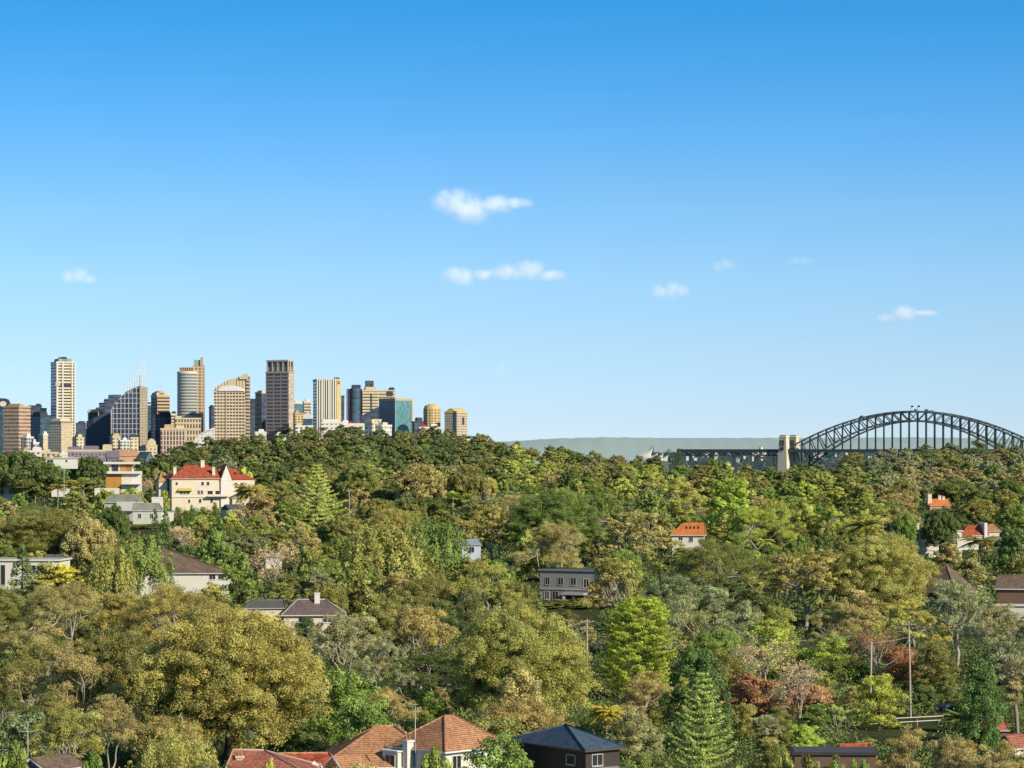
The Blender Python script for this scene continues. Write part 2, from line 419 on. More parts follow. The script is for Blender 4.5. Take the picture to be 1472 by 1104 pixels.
def proto_weep(seed, lod, Wd=14., H=13.):
    """hanging foliage in long curtains"""
    global rng; rng = np.random.default_rng(seed)
    lv = Leaves(); mb = MB(); nc, nl, ls = LOD[lod]
    n = 260 if lod == 'near' else 170
    for i in range(n):
        d = sphere_pts(1, .02)[0]; k = rng.uniform(.55, 1.0)
        lump = 1 + .12 * math.sin(5 * math.atan2(d[1], d[0]) + seed) * math.sin(4 * d[2] + seed)
        p = np.array([d[0] * Wd * .48 * k * lump, d[1] * Wd * .48 * k * lump, H * .40 + d[2] * H * .58 * k * lump])
        L = H * rng.uniform(.14, .34); m = int(nl * .85); u = rng.uniform(0, 1, m)
        w = .34 + .65 * u
        pos = p + np.stack([rng.normal(size=m) * .42 * w + d[0] * .5 * u, rng.normal(size=m) * .42 * w + d[1] * .5 * u, .4 - L * u], 1)
        out = unit(np.array([d[0], d[1], .35]) + rng.normal(size=(m, 3)) * .55)
        t0 = .5 + rng.normal() * .14
        tint = np.stack([np.clip(t0 + rng.normal(size=m) * .15, 0, 1), np.clip(.35 + rng.normal(size=m) * .2, 0, 1), np.zeros(m)], 1)
        lv.quads(pos, out, ls * 1.15 * rng.uniform(.7, 1.3, m), .42, tint, np.tile(np.array([[0.3, .2, .0]]), (m, 1)) + rng.normal(size=(m, 3)) * .25)
    limb(mb, (0, 0, -2.5), (0, 0, H * .55), Wd * .036, Wd * .022, .03, 7)
    for i in range(8):
        t = i * .8; limb(mb, (0, 0, H * .4), (math.cos(t) * Wd * .32, math.sin(t) * Wd * .32, H * .72), Wd * .014, Wd * .004, .08, 5)
    return lv, mb, Wd, H, BARK

def proto_cone(seed, lod, Wd=4., H=11.):
    """upright clipped-looking conifer"""
    global rng; rng = np.random.default_rng(seed)
    lv = Leaves(); mb = MB(); nc, nl, ls = LOD[lod]
    for i in range(90 if lod == 'near' else 60):
        f = rng.uniform(0, 1) ** 1.25; r = Wd * .5 * (1 - f) ** .75 * (1 - math.exp(-f * 14 - .6)); t = rng.uniform(0, 6.283)
        lv.clump(np.array([math.cos(t) * r * .8, math.sin(t) * r * .8, H * (.04 + .93 * f)]), Wd * .13 * (1.15 - .5 * f), int(nl * .7), ls * .8, .45, 1.6, .5, .5, .5 + rng.normal() * .14, .2)
    limb(mb, (0, 0, -2.5), (0, 0, H * .8), Wd * .05, Wd * .02, .01, 6)
    return lv, mb, Wd, H, BARK

def proto_norfolk(seed, lod, Wd=11., H=17.):
    """araucaria: tiers of level branches with upturned tips round one straight stem"""
    global rng; rng = np.random.default_rng(seed)
    lv = Leaves(); mb = MB(); nc, nl, ls = LOD[lod]
    mb.tube([(0, 0, -2.5), (0, 0, H * .5), (0, 0, H * .97)], [Wd * .035, Wd * .02, .04], 7)
    z = H * .08; tier = 0
    while z < H * .97:
        f = z / H; L = Wd * .5 * (1 - f) ** .82 * rng.uniform(.9, 1.08) + .25
        nb = 7 if f < .8 else 5; a0 = rng.uniform(0, 6.28)
        for i in range(nb):
            t = a0 + i * 6.283 / nb + rng.uniform(-.15, .15); l = L * rng.uniform(.8, 1.1)
            dv = np.array([math.cos(t), math.sin(t), 0]); sv = np.array([-math.sin(t), math.cos(t), 0])
            pts = [np.array([0, 0, z]) + dv * l * u + np.array([0, 0, l * (-.10 * math.sin(u * 3.14) + .22 * u * u)]) for u in (0, .25, .5, .75, 1)]
            mb.tube(pts, [.09, .075, .06, .045, .02], 4)
            m = int((nl * 1.25) * (l / 4.0 + .25)); u = rng.uniform(.12, 1.02, m)
            side = rng.normal(size=m) * .10 * l * (1.15 - u) * 1.4 + rng.normal(size=m) * .12
            pos = dv * (l * u)[:, None] + sv * side[:, None]
            pos[:, 2] += z + l * (-.10 * np.sin(u * 3.14) + .22 * u * u) + rng.uniform(0, .38, m)
            nrm = unit(np.array([0, 0, 1.]) + rng.normal(size=(m, 3)) * .55)
            tint = np.stack([np.clip(.5 + rng.normal(size=m) * .16 + .12 * (u - .5), 0, 1), np.clip(.2 + rng.normal(size=m) * .15, 0, 1), np.zeros(m)], 1)
            lv.quads(pos, nrm, ls * 1.35 * rng.uniform(.7, 1.3, m), .33, tint, np.cross(np.tile(dv + sv * .0, (m, 1)), [0, 0, 1.]) + rng.normal(size=(m, 3)) * .35)
        z += H * (.070 - .028 * f); tier += 1
    return lv, mb, Wd, H, BARK

def proto_sprays(seed, lod, Wd=11., H=14.):
    """golden cypress: an egg-shaped mass of feathery, slightly drooping sprays in layers"""
    global rng; rng = np.random.default_rng(seed)
    lv = Leaves(); mb = MB(); nc, nl, ls = LOD[lod]
    for i in range(560):
        f = rng.uniform(0, 1); r0 = Wd * .5 * max(.02, 1 - ((f - .44) / .60) ** 2) ** .42
        t = rng.uniform(0, 6.283); r = r0 * rng.uniform(.55, 1.0) ** .7; z = H * (.04 + .93 * f)
        dv = np.array([math.cos(t), math.sin(t), 0]); sv = np.array([-math.sin(t), math.cos(t), 0])
        m = int(nl * .75); u = rng.uniform(0, 1, m); L = Wd * .15
        pos = dv * (r - L * .7 + L * u)[:, None] + sv * (rng.normal(size=m) * .42 * (1 - .5 * u))[:, None]
        pos[:, 2] += z + .40 * u * L - .2 * rng.uniform(0, 1, m)
        nrm = unit(np.array([0, 0, .9]) + dv * .55 + rng.normal(size=(m, 3)) * .4)
        t0 = .5 + rng.normal() * .12
        tint = np.stack([np.clip(t0 - .12 + .55 * (u - .5) + rng.normal(size=m) * .1, 0, 1), np.clip(.2 + rng.normal(size=m) * .15, 0, 1), np.zeros(m)], 1)  # inner ends darker, tips lighter: the crown's interior shade put into the tint
        lv.quads(pos, nrm, ls * .95 * rng.uniform(.7, 1.3, m), .4, tint, np.tile(sv, (m, 1)) + rng.normal(size=(m, 3)) * .3)
    limb(mb, (0, 0, -2.5), (0, 0, H * .8), Wd * .04, .08, .02, 7)
    return lv, mb, Wd, H, BARK

def frond(lv, base, t, L, rise, droop, ls, w, n, tint0, vshape=.5):
    dv = np.array([math.cos(t), math.sin(t), 0]); sv = np.array([-math.sin(t), math.cos(t), 0])
    u = np.linspace(.12, 1, n)
    spine = base + dv * (L * u * math.cos(rise * .5))[:, None]; spine[:, 2] += L * (math.sin(rise) * u - droop * u * u)
    for sgn in (-1, 1):
        ln = w * np.sin(math.pi * np.clip(u * .9 + .08, 0, 1)) ** .6
        pos = spine + sv * (sgn * ln * .5)[:, None]; pos[:, 2] -= ln * vshape * .5
        tg = sv * sgn + dv * .5 + np.array([0, 0, -vshape])
        nrm = unit(np.cross(np.tile(tg, (n, 1)), np.tile(dv, (n, 1)) + rng.normal(size=(n, 3)) * .2))
        nrm[nrm[:, 2] < 0] *= -1
        tint = np.stack([np.clip(tint0 + rng.normal(size=n) * .12, 0, 1), np.clip(.3 + rng.normal(size=n) * .2, 0, 1), np.zeros(n)], 1)
        lv.quads(pos, nrm, ln * 1.15, ls, tint, np.cross(nrm, np.tile(tg, (n, 1))))
def proto_feather(seed, lod, Wd=7., H=12., nf=24, droop=.75):
    """feather palm"""
    global rng; rng = np.random.default_rng(seed)
    lv = Leaves(); mb = MB(); top = np.array([rng.uniform(-.3, .3), rng.uniform(-.3, .3), H - Wd * .22])
    limb(mb, (0, 0, -2.5), top, Wd * .035, Wd * .025, .02, 8)
    for i in range(nf):
        frond(lv, top, i * 2.4, Wd * .56 * rng.uniform(.85, 1.1), rng.uniform(-.1, 1.15), droop * rng.uniform(.6, 1.1), .30, Wd * .15, 26, .5 + rng.normal() * .12)
    return lv, mb, Wd, H, BARK_PALM
def proto_fan(seed, lod, Wd=3.6, H=12., skirt=0.0):
    """fan palm, with a skirt of dead leaves where it has one"""
    global rng; rng = np.random.default_rng(seed)
    lv = Leaves(); mb = MB(); top = np.array([rng.uniform(-.2, .2), 0, H - Wd * .42])
    limb(mb, (0, 0, -2.5), top, Wd * .07, Wd * .055, .02, 8)
    nf = 34 + int(skirt * 46)
    for i in range(nf):
        dead = i >= 34
        t = i * 2.4; el = rng.uniform(-.5, 1.45) if not dead else rng.uniform(-1.25, -.45)
        dv = np.array([math.cos(t) * math.cos(el), math.sin(t) * math.cos(el), math.sin(el)])
        b = top if not dead else top - np.array([0, 0, rng.uniform(.05, .8) * Wd * skirt])
        c = b + dv * Wd * (.27 if not dead else .10)
        m = 15; fan = np.linspace(-1.25, 1.25, m)
        s1 = unit(np.cross(dv, [0, 0, 1.]) + 1e-6); s2 = np.cross(s1, dv)
        dirs = dv * np.cos(fan)[:, None] + s1 * np.sin(fan)[:, None]
        L = Wd * .31 * rng.uniform(.8, 1.1)
        pos = c + dirs * L * .5; pos[:, 2] -= np.abs(fan) * .12 * L
        nrm = unit(np.tile(s2, (m, 1)) + rng.normal(size=(m, 3)) * .25)
        tint = np.stack([np.clip(np.full(m, .5 if not dead else .45) + rng.normal(size=m) * .15, 0, 1), np.full(m, .2 if not dead else 1.0), np.zeros(m)], 1)
        lv.quads(pos, nrm, L * 1.05, .22, tint, np.cross(nrm, dirs))
    return lv, mb, Wd, H, BARK_PALM
def proto_bare(seed, lod, Wd=9., H=10.):
    """winter-bare tree of fine pale twigs with a few leaves left"""
    global rng; rng = np.random.default_rng(seed)
    lv = Leaves(); mb = MB(); tips = []
    def grow(p, d, L, r, k):
        e = p + d * L; limb(mb, p, e, r, r * .6, .07, 5 if k < 2 else 3, 4)
        if k == 4: tips.append(e); return
        for i in range(3 if k else 5):
            nd_ = unit(d + rng.normal(size=3) * .55 + np.array([0, 0, .12]))
            grow(p + d * L * rng.uniform(.6, 1), nd_, L * rng.uniform(.6, .8), r * .6, k + 1)
    grow(np.array([0, 0, -1.5]), np.array([0, 0, 1.]), H * .38, Wd * .022, 0)
    for e in tips:
        lv.clump(e, Wd * .07, 11 if lod == 'near' else 7, .30 if lod == 'near' else .45, .35, .8, .9, .2, .5 + rng.normal() * .15, .6)
    return lv, mb, Wd, H, BARK_GUM
def proto_banana(seed, lod, Wd=4.5, H=5.):
    """bird of paradise: a fan of big paddle leaves"""
    global rng; rng = np.random.default_rng(seed)
    lv = Leaves(); mb = MB()
    for i in range(15):
        t = rng.uniform(0, 6.28); el = rng.uniform(.6, 1.45); L = H * rng.uniform(.55, .8)
        dv = np.array([math.cos(t) * math.cos(el), math.sin(t) * math.cos(el), math.sin(el)])
        limb(mb, (0, 0, -.5), dv * L, .07, .03, .03, 4, 4)
        s1 = unit(np.cross(dv, [0, 0, 1.]))
        for j in range(6):
            p = dv * (L + j * .24) + np.array([0, 0, -.035 * j * j]); w = .62 * math.sin(.35 + j * .48)
            for sg in (-1, 1):
                lv.quads(np.array([p + s1 * sg * w * .4]), unit(np.cross(s1, dv)[None] + rng.normal(size=(1, 3)) * .2), .62, .75, np.array([[.55 + rng.normal() * .1, .1, 0]]), s1[None])
    return lv, mb, Wd, H, BARK_PALM

PROTO = {}
KINDS_ = {
    'dome': (proto_dome, 'fig_tree', 'fig tree', LEAF), 'gum': (proto_gum, 'gum_tree', 'gum tree', LEAF), 'thin': (lambda s, l: proto_gum(s, l, 13., 15., .5, True), 'gum_tree', 'gum tree', LEAF),
    'broad': (proto_broad, 'broadleaf_tree', 'broadleaf tree', LEAFB), 'weep': (proto_weep, 'weeping_tree', 'weeping tree', LEAF),
    'cone': (proto_cone, 'cypress_tree', 'cypress', LEAFB), 'norfolk': (proto_norfolk, 'norfolk_pine', 'pine tree', LEAFB),
    'spray': (proto_sprays, 'golden_cypress', 'cypress', LEAF), 'feather': (proto_feather, 'feather_palm', 'palm tree', LEAF),
    'date': (lambda s, l: proto_feather(s, l, 9., 9., 40, .62), 'date_palm', 'palm tree', LEAF),
    'fan': (proto_fan, 'fan_palm', 'palm tree', LEAF), 'skirt': (lambda s, l: proto_fan(s, l, 4.2, 11., 1.1), 'fan_palm', 'palm tree', LEAF),
    'bare': (proto_bare, 'bare_tree', 'bare tree', LEAF), 'banana': (proto_banana, 'bird_of_paradise_plant', 'plant', LEAFB),
    'bush': (lambda s, l: proto_broad(s, l, 7., 6.), 'garden_bush', 'bush', LEAFB),
}
KINDS_['granddome'] = (lambda s, l: proto_dome(s, l, 28., 24.), 'fig_tree', 'fig tree', LEAF)
KINDS_['grandgum'] = (lambda s, l: proto_gum(s, l, 24., 22.), 'gum_tree', 'gum tree', LEAF)
NVAR = {'granddome': 2, 'grandgum': 2, 'dome': 4, 'gum': 5, 'broad': 5, 'thin': 3, 'weep': 2, 'bush': 3}
def get_proto(kind, var, lod):
    key = (kind, var, lod)
    if key not in PROTO:
        fn, nm, cat, lm = KINDS_[kind]
        lv, mb, w, h, bark = fn(1000 + 37 * var + 7 * len(kind) + ord(kind[0]), lod)
        crown = lv.mesh(kind + '_crown', lm); trunk = mb_mesh(mb, kind + '_trunk', bark)
        if lod == 'far':       # a few pixels high: trunk and crown are one mesh
            n0 = len(crown.vertices)
            a = np.empty(n0 * 3, np.float32); crown.vertices.foreach_get('co', a)
            tn = np.empty(len(crown.polygons) * 3, np.float32); crown.attributes['tint'].data.foreach_get('vector', tn)
            me = bpy.data.meshes.new(kind + '_far')
            faces = [tuple(range(4 * i, 4 * i + 4)) for i in range(len(crown.polygons))] + [tuple(n0 + q for q in f) for f in mb.f]
            me.from_pydata([tuple(p) for p in a.reshape(-1, 3)] + list(mb.v), [], faces)
            at = me.attributes.new('tint', 'FLOAT_VECTOR', 'FACE')
            at.data.foreach_set('vector', np.concatenate([tn, np.zeros(3 * len(mb.f), np.float32)]))
            me.materials.append(lm); me.materials.append(bark)
            me.polygons.foreach_set('material_index', np.array([0] * len(crown.polygons) + [1] * len(mb.f), dtype=np.int32))
            PROTO[key] = (me, None, w, h)
        else: PROTO[key] = (crown, trunk, w, h)
    return PROTO[key]
HEROES = []     # (px0, px1, py0, py1, Y)
TREES = []
def place_tree(kind, x, Y, width, height, col, label, group, lod, var=None, lean=.04):
    global rng
    keep = rng
    if var is None: var = random.randrange(NVAR.get(kind, 2))
    crown, trunk, w, h = get_proto(kind, var, lod)
    rng = keep
    fn, nm, cat, lm = KINDS_[kind]
    z = ground(x, Y); sx = width / w; sz = height / h
    rz = random.uniform(0, 6.283)
    if trunk is None:
        o = bpy.data.objects.new(nm, crown); COL.objects.link(o)
        o.location = (x, Y, z); o.rotation_euler = (random.gauss(0, lean), random.gauss(0, lean), rz); o.scale = (sx, sx * random.uniform(.9, 1.1), sz)
        o.color = (*col, 1); tag(o, label, cat, group)
    else:
        o = thing(nm, label, cat, (x, Y, z), rz, group)
        o.rotation_euler = (random.gauss(0, lean), random.gauss(0, lean), rz); o.scale = (sx, sx * random.uniform(.92, 1.08), sz)
        c = bpy.data.objects.new('crown', crown); COL.objects.link(c); c.parent = o; c.color = (*col, 1)
        t = bpy.data.objects.new('trunk', trunk); COL.objects.link(t); t.parent = o
    return o
def lod_of(Y): return 'near' if Y < 620 else ('mid' if Y < 1230 else 'far')
def hero(kind, px, top, wpx, col, label, H=None, Y=None, group=None, var=None, keep=1.0):
    """a tree one can single out in the photograph: its crown's middle column, its top row and its width in pixels"""
    if Y is None:
        if H is not None: Y = Y_of_row(px, top, H)
        else: Y = Y_of_row(px, top + {'dome': .42, 'weep': .42, 'broad': .4, 'spray': .5, 'gum': .36, 'thin': .34, 'norfolk': .45}.get(kind, .25) * wpx)
    x = X(px, Y); w = wpx / F * Y
    h = Zr(top, Y) - ground(x, Y)
    if w > 18.5 and kind in ('dome', 'gum') and Y < 900: kind = 'grand' + kind; var = None if var is None else var % 2
    jit = tuple(max(.004, c * random.uniform(.93, 1.07)) for c in col)
    place_tree(kind, x, Y, w, max(h, 1.5), jit, label, group, 'near' if kind.startswith('grand') or kind == 'norfolk' else lod_of(Y), var)
    if keep: HEROES.append((px - wpx * .42 * keep, px + wpx * .42 * keep, top, top + min(h / Y * F, wpx * (1.5 if kind in ('norfolk', 'spray') else .95)) * (1.3 if kind in ('norfolk', 'spray') else .85) * keep, Y))
# ------------------------------------------------------------------ ground, far land
GROUND = mat('leaf litter and grass', (.06, .07, .025), .95, .12, .55, 0, .1)
def build_ground():
    mb = MB(); pxs = np.arange(-420, 1900, 26); Ys = list(np.arange(110, 700, 14)) + list(np.arange(700, 1900, 30)) + list(np.arange(1900, 2700, 80)) + [2700]
    n = len(pxs)
    for Y in Ys:
        for px in pxs:
            x = X(px, Y); mb.v.append((x, Y, ground(x, Y)))
    for j in range(len(Ys) - 1):
        for i in range(n - 1):
            a = j * n + i; mb.f.append((a, a + 1, a + n + 1, a + n)); mb.mi.append(0); mb.sm.append(True)
    o = mb.build('ground', GROUND); tag(o, 'wooded slope under the trees', None, None, 'structure')
    mb = MB(); mb.face([(-60000, 2650, 0), (60000, 2650, 0), (60000, 100000, 0), (-60000, 100000, 0)])
    mb.face([(-60000, -2000, -1), (60000, -2000, -1), (60000, 2650, -1), (-60000, 2650, -1)])
    o = mb.build('terrain', mat('distant flat land', (.06, .075, .06), .95, .004, .4)); tag(o, None, None, None, 'structure')
build_ground()
def hill_strip(name, label, Y, D, pxa, pxb, prof, m, bump, step=3):
    """a long hill whose skyline follows prof (photo column, row)"""
    mb = MB(); xs = np.arange(pxa, pxb + .1, step); n = len(xs); rows = 7
    for j in range(rows):
        f = j / (rows - 1)
        for px in xs:
            zt = Zr(float(np.interp(px, [p[0] for p in prof], [p[1] for p in prof])), Y) + bump * (math.sin(px * .83 + j) + math.sin(px * .37 + 2 * j) + .8 * math.sin(px * 1.9 + 3 * j)) * .4
            z = zt * math.sin(math.pi * .5 * min(1, f * 1.15)) if f < .9 else zt * .97
            mb.v.append((X(px, Y), Y - D + D * f, max(z, -1) if j else -1))
    for j in range(rows - 1):
        for i in range(n - 1):
            a = j * n + i; mb.f.append((a, a + 1, a + n + 1, a + n)); mb.mi.append(0); mb.sm.append(True)
    o = mb.build(name, m); tag(o, label, None, None, 'structure'); return o
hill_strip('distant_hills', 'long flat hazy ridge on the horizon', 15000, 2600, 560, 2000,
           [(560, 640), (700, 636), (745, 634), (790, 631), (860, 629), (960, 630), (1100, 630), (1300, 629), (1472, 631), (2000, 634)], mat('hazy far bush', (.40, .52, .50), .95, .0012, .10), 2.0, 6)  # distance haze is put into the pale hill colour
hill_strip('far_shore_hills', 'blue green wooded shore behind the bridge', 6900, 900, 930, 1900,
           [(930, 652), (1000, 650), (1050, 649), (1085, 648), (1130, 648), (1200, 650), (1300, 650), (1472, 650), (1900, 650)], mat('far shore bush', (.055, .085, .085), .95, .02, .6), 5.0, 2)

# ------------------------------------------------------------------ city towers
GL = (.03, .045, .06)
def roofmat(): return mat('tower roof', (.30, .29, .27), .9, .05, .3)
DARK = mat('dark steel', (.05, .058, .072), .5, .3, .3)
WHITE = mat('white render', (.72, .69, .62), .7, .3, .12)
CREAM = mat('cream stone', (.62, .52, .33), .8, .08, .15)
TAN = mat('tan stone', (.55, .38, .20), .8, .08, .15)
CITY = 'office towers on the skyline'
def tower(label, pl, pe, pr, top, Y, a, fr, fl=None, caps=(), parapet=None, name='office_tower', cat='tower', D=None, group=CITY, zb=0.0, par_h=2.2):
    """a tower whose near edge stands at photo column pe, left face to pl, right face to pr"""
    a_ = R(a); s = Y / F
    xe = X(pe, Y)
    Wm = ((pr - 736) * Y - F * xe) / (F * math.cos(a_) - (pr - 736) * math.sin(a_))
    Dm = D if D else (F * xe - (pl - 736) * Y) / max((pl - 736) * math.cos(a_) + F * math.sin(a_), 300.0)
    Dm = min(max(Dm, 12.0), 75.0)
    t = thing(name, label, cat, (X(pe, Y), Y, zb), a_, group)
    H = Zr(top, Y) - zb
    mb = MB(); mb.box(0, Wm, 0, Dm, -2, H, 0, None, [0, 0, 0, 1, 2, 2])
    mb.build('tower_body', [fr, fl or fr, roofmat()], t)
    pm = parapet or WHITE
    mb = MB(); e = .5
    for (x0, x1, y0, y1) in ((-e, Wm + e, -e, 1.0), (-e, Wm + e, Dm - 1, Dm + e), (-e, 1.0, 1.0, Dm - 1), (Wm - 1, Wm + e, 1.0, Dm - 1)):
        mb.box(x0, x1, y0, y1, H - par_h, H + .6)
    mb.build('parapet', pm, t)
    for cp in caps:
        f0, f1, rt, m = cp[:4]; d0, d1 = (cp[4], cp[5]) if len(cp) > 5 else (.12, .88)
        mb = MB(); h1 = Zr(rt, Y) - zb
        mb.box(Wm * f0, Wm * f1, Dm * d0, Dm * d1, H + .05, h1)
        mb.box(Wm * f0 + .8, Wm * f1 - .8, Dm * d0 + .8, Dm * d1 - .8, h1 + .02, h1 + 1.2)
        mb.build('plant_room', m, t)
    t['wm'] = Wm; t['dm'] = Dm; t['hm'] = H
    return t
def antenna(t, x, y, z0, z1, r=.5, name='antenna'):
    mb = MB(); mb.tube([(x, y, z0), (x, y, (z0 + z1) / 2), (x, y, z1)], [r, r * .7, r * .35], 5); mb.build(name, mat('aerial steel', (.5, .48, .45), .6, .4, .2), t)

F_orange = facade('orange hotel', (.56, .41, .26), (.14, .09, .085), 6.5, .48, 6.0, .86, .4)
F_mlc = facade('white ribbed', (.80, .70, .48), (.05, .045, .04), 5.6, .50, 60, .99, .3)
F_blue = facade('blue glass', (.06, .11, .15), (.04, .08, .12), 5.2, .7, 5.0, .8, .2)
F_navy = facade('navy glass', (.065, .085, .125), (.05, .068, .105), 6.0, .75, 6.0, .8, .25)  # haze put into the colour; also painted shade on pale towers' left faces
F_grid = facade('navy gridded', (.42, .42, .44), (.03, .035, .06), 9.2, .86, 7.0, .78, .15)
F_lat = facade('lattice tan', (.58, .48, .33), (.20, .18, .14), 5.0, .45, 5.0, .6, .4)
F_beigeband = facade('beige bands', (.62, .46, .27), (.05, .045, .05), 6.2, .5, 40, .98, .3)
F_beigewin = facade('beige small windows', (.55, .50, .38), (.07, .07, .06), 4.6, .45, 5.2, .7, .35)
F_plain = facade('plain beige grid', (.60, .50, .33), (.34, .28, .18), 4.2, .5, 3.4, .6, .5)
F_pink = facade('pink beige fins', (.62, .50, .36), (.09, .05, .06), 8.0, .84, 5.2, .58, .4)
F_podium = facade('podium', (.62, .48, .28), (.05, .05, .06), 11., .66, 5.2, .55, .4)
F_curve = facade('cream grid', (.74, .62, .38), (.10, .07, .08), 5.7, .58, 5.6, .80, .35)
F_gpt = facade('granite grid in shade', (.33, .27, .25), (.055, .055, .075), 6.4, .52, 15.5, .84, .25, .6)  # left face granite with its shade put into the colour
F_gptr = facade('granite in sun', (.50, .42, .32), (.36, .30, .24), 6.4, .4, 9., .6, .4)  # the same granite on the right face, sunlight put into the colour
F_fins = facade('white fins', (.78, .66, .38), (.035, .025, .03), 400, .999, 6.4, .60, .3)
F_cream = facade('cream ribbons', (.70, .60, .38), (.12, .09, .08), 5.6, .52, 30, .97, .3)
F_teal = facade('teal mirror glass', (.035, .11, .15), (.03, .10, .14), 4.0, .93, 3.2, .93, .12, .35)  # mirror box's left face: darker copy of its glass, shade in the colour
F_tealr = facade('pale teal glass', (.11, .21, .23), (.08, .19, .21), 4.0, .9, 3.2, .92, .15, .5)
F_dome = facade('gold apartments', (.68, .52, .24), (.14, .09, .06), 4.6, .6, 5.6, .5, .4)
F_last = facade('tan apartments', (.60, .50, .34), (.12, .09, .08), 4.4, .5, 4.6, .55, .4)
F_small = facade('small flats', (.52, .46, .42), (.06, .06, .09), 5.5, .5, 6.0, .55, .35, 1.2)
F_small2 = facade('pale flats', (.66, .58, .40), (.14, .11, .09), 5.5, .45, 6.5, .5, .35, 1.0)
F_white = facade('white low office', (.75, .70, .60), (.18, .15, .14), 6.5, .42, 7.0, .55, .4, 1.0)
F_purple = facade('long grey hall', (.33, .27, .28), (.09, .08, .12), 7.0, .55, 5.5, .6, .4, .9)
F_glassc = facade('round glass', (.52, .52, .44), (.10, .12, .13), 5.6, .56, 90, .999, .18, .3)
F_maroon = facade('maroon glass', (.07, .035, .05), (.05, .03, .045), 5.0, .8, 4.2, .85, .2)

# --- from the left edge of the skyline
t = thing('office_tower', 'dark round topped tower with a white oval sign, at the left edge of the skyline', 'tower', (X(2, 5300), 5300, 0), 0, CITY)
s_ = 5300 / F; h_ = Zr(588, 5300); mb = MB(); mb.cyl(0, 15, -2, h_, 9 * s_, 24, 0); mb.build('tower_body', [F_blue], t)
mb = MB(); mb.prism([(-9 * s_, h_), (9 * s_, h_), (9 * s_, h_ + 12), (6.5 * s_, h_ + 19), (2 * s_, h_ + 21), (-9 * s_, h_ + 21)], 3, 30); mb.build('crown_wall', DARK, t)
mb = MB(); mb.cyl(0, 0, 0, .8, 6.5, 20); o = mb.build('oval_sign', WHITE, t); o.rotation_euler = (R(90), 0, 0); o.location = (2 * s_, 2.6, h_ + 10); o.scale = (1, .85, 1)

tower('orange hotel tower with long rows of dark windows, left of the tall white tower', 5, 27, 44, 584, 4800, 64, F_orange, F_orange, [(.25, .6, 581, TAN)], TAN)
tower('dark stepped block with a beige right half behind the orange hotel', 41, 42, 60, 583, 5350, 12, F_navy, F_navy, [(.55, .95, 581, DARK)], DARK)
tower('narrow beige block beside the dark stepped block, left of the tall white tower', 58, 59, 67, 587, 5300, 12, F_plain, F_navy, (), DARK)
tower('blue glass block directly left of the foot of the tall white tower', 44, 58, 73, 597, 5150, 42, F_blue, F_blue, [(.1, .8, 593, DARK)], DARK)
# tall white tower with columns
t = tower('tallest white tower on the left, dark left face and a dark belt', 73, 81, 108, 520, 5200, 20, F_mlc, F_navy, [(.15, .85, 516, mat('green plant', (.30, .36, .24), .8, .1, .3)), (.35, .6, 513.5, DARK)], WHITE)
Wm, H = t['wm'], t['hm']
for fx in (.0, .30, .80, .95):
    mb = MB(); w_ = 2.6 if fx else 3.2; mb.box(Wm * fx, Wm * fx + w_, -1.6, -.02, -2, H - .2); mb.build('column', WHITE, t)
mb = MB(); mb.box(Wm * .03, Wm * .79, -.9, -.03, Zr(554.5, 5200), Zr(550.5, 5200)); mb.build('dark_belt', DARK, t)
mb = MB(); mb.box(-1.8, Wm * .2, -2.2, -1.65, Zr(555, 5200), Zr(550, 5200)); mb.build('balcony_block', mat('pinkish stone', (.6, .45, .36), .8), t)
for q in (.2, .5, .8): antenna(t, Wm * q, 12, H, H + random.uniform(6, 11), .35)
# beige block before it
tower('beige block with a dark banded left half, in front of the tall white tower', 71, 88, 104, 606, 4750, 60, F_plain, F_beigewin, [(.05, .95, 602.5, mat('pale crown', (.66, .58, .42), .8))], mat('brown cornice', (.28, .22, .16), .8))
tower('small grey apartment tower with stepped top right of the orange hotel', 30, 38, 48, 628, 4600, 60, F_small, F_small, [(.2, .7, 624, WHITE)], WHITE, 'apartment_block', 'building', None, 'apartment blocks at the foot of the towers')
tower('small low apartment tower with jagged white top, at the foot of the orange hotel', 44, 48, 56, 636, 4550, 30, F_small, F_small, [(.1, .5, 632, WHITE)], WHITE, 'apartment_block', 'building', None, 'apartment blocks at the foot of the towers')
tower('small teal fronted tower with a pale right wall, left of the beige block', 55, 62, 69, 624, 4620, 40, F_plain, F_tealr, [(.3, .9, 621, WHITE)], WHITE, 'apartment_block', 'building', None, 'apartment blocks at the foot of the towers')
tower('yellow stone block at the right foot of the beige block', 104, 110, 121, 629, 4800, 25, F_small2, F_small2, [(.25, .8, 625, CREAM)], CREAM, 'apartment_block', 'building', None, 'apartment blocks at the foot of the towers')
tower('dark low block in shade right of the tall white tower', 104, 108, 124, 608, 5400, 20, F_navy, F_navy, [(.5, .9, 606, DARK)], DARK)
# wide dark block with a white edge line
mb = MB(); Y = 5050; s_ = Y / F; pc = 140
t = thing('office_tower', 'wide blank navy block with one white slanting edge, left of the gridded glass tower', 'tower', (X(pc, Y), Y, 0), 0, CITY)
lx = lambda p: (p - pc) * s_
mb.prism([(lx(121), -2), (lx(161), -2), (lx(161), Zr(592, Y)), (lx(150), Zr(594, Y)), (lx(136), Zr(600, Y)), (lx(124), Zr(606, Y))], 0, 40, 0); mb.build('tower_body', mat('navy curtain wall', (.05, .07, .11), .45, .02, .3, 0, .5), t)
mb = MB(); mb.prism([(lx(120.2), -2), (lx(121.4), -2), (lx(124.6), Zr(605, Y)), (lx(123.2), Zr(605, Y))], -1, 10); mb.build('white_edge', WHITE, t)
tower('teal block with a beige top storey behind the navy block', 126, 127, 141, 591, 5300, 14, F_blue, F_blue, [(.05, .9, 589, CREAM)], CREAM)
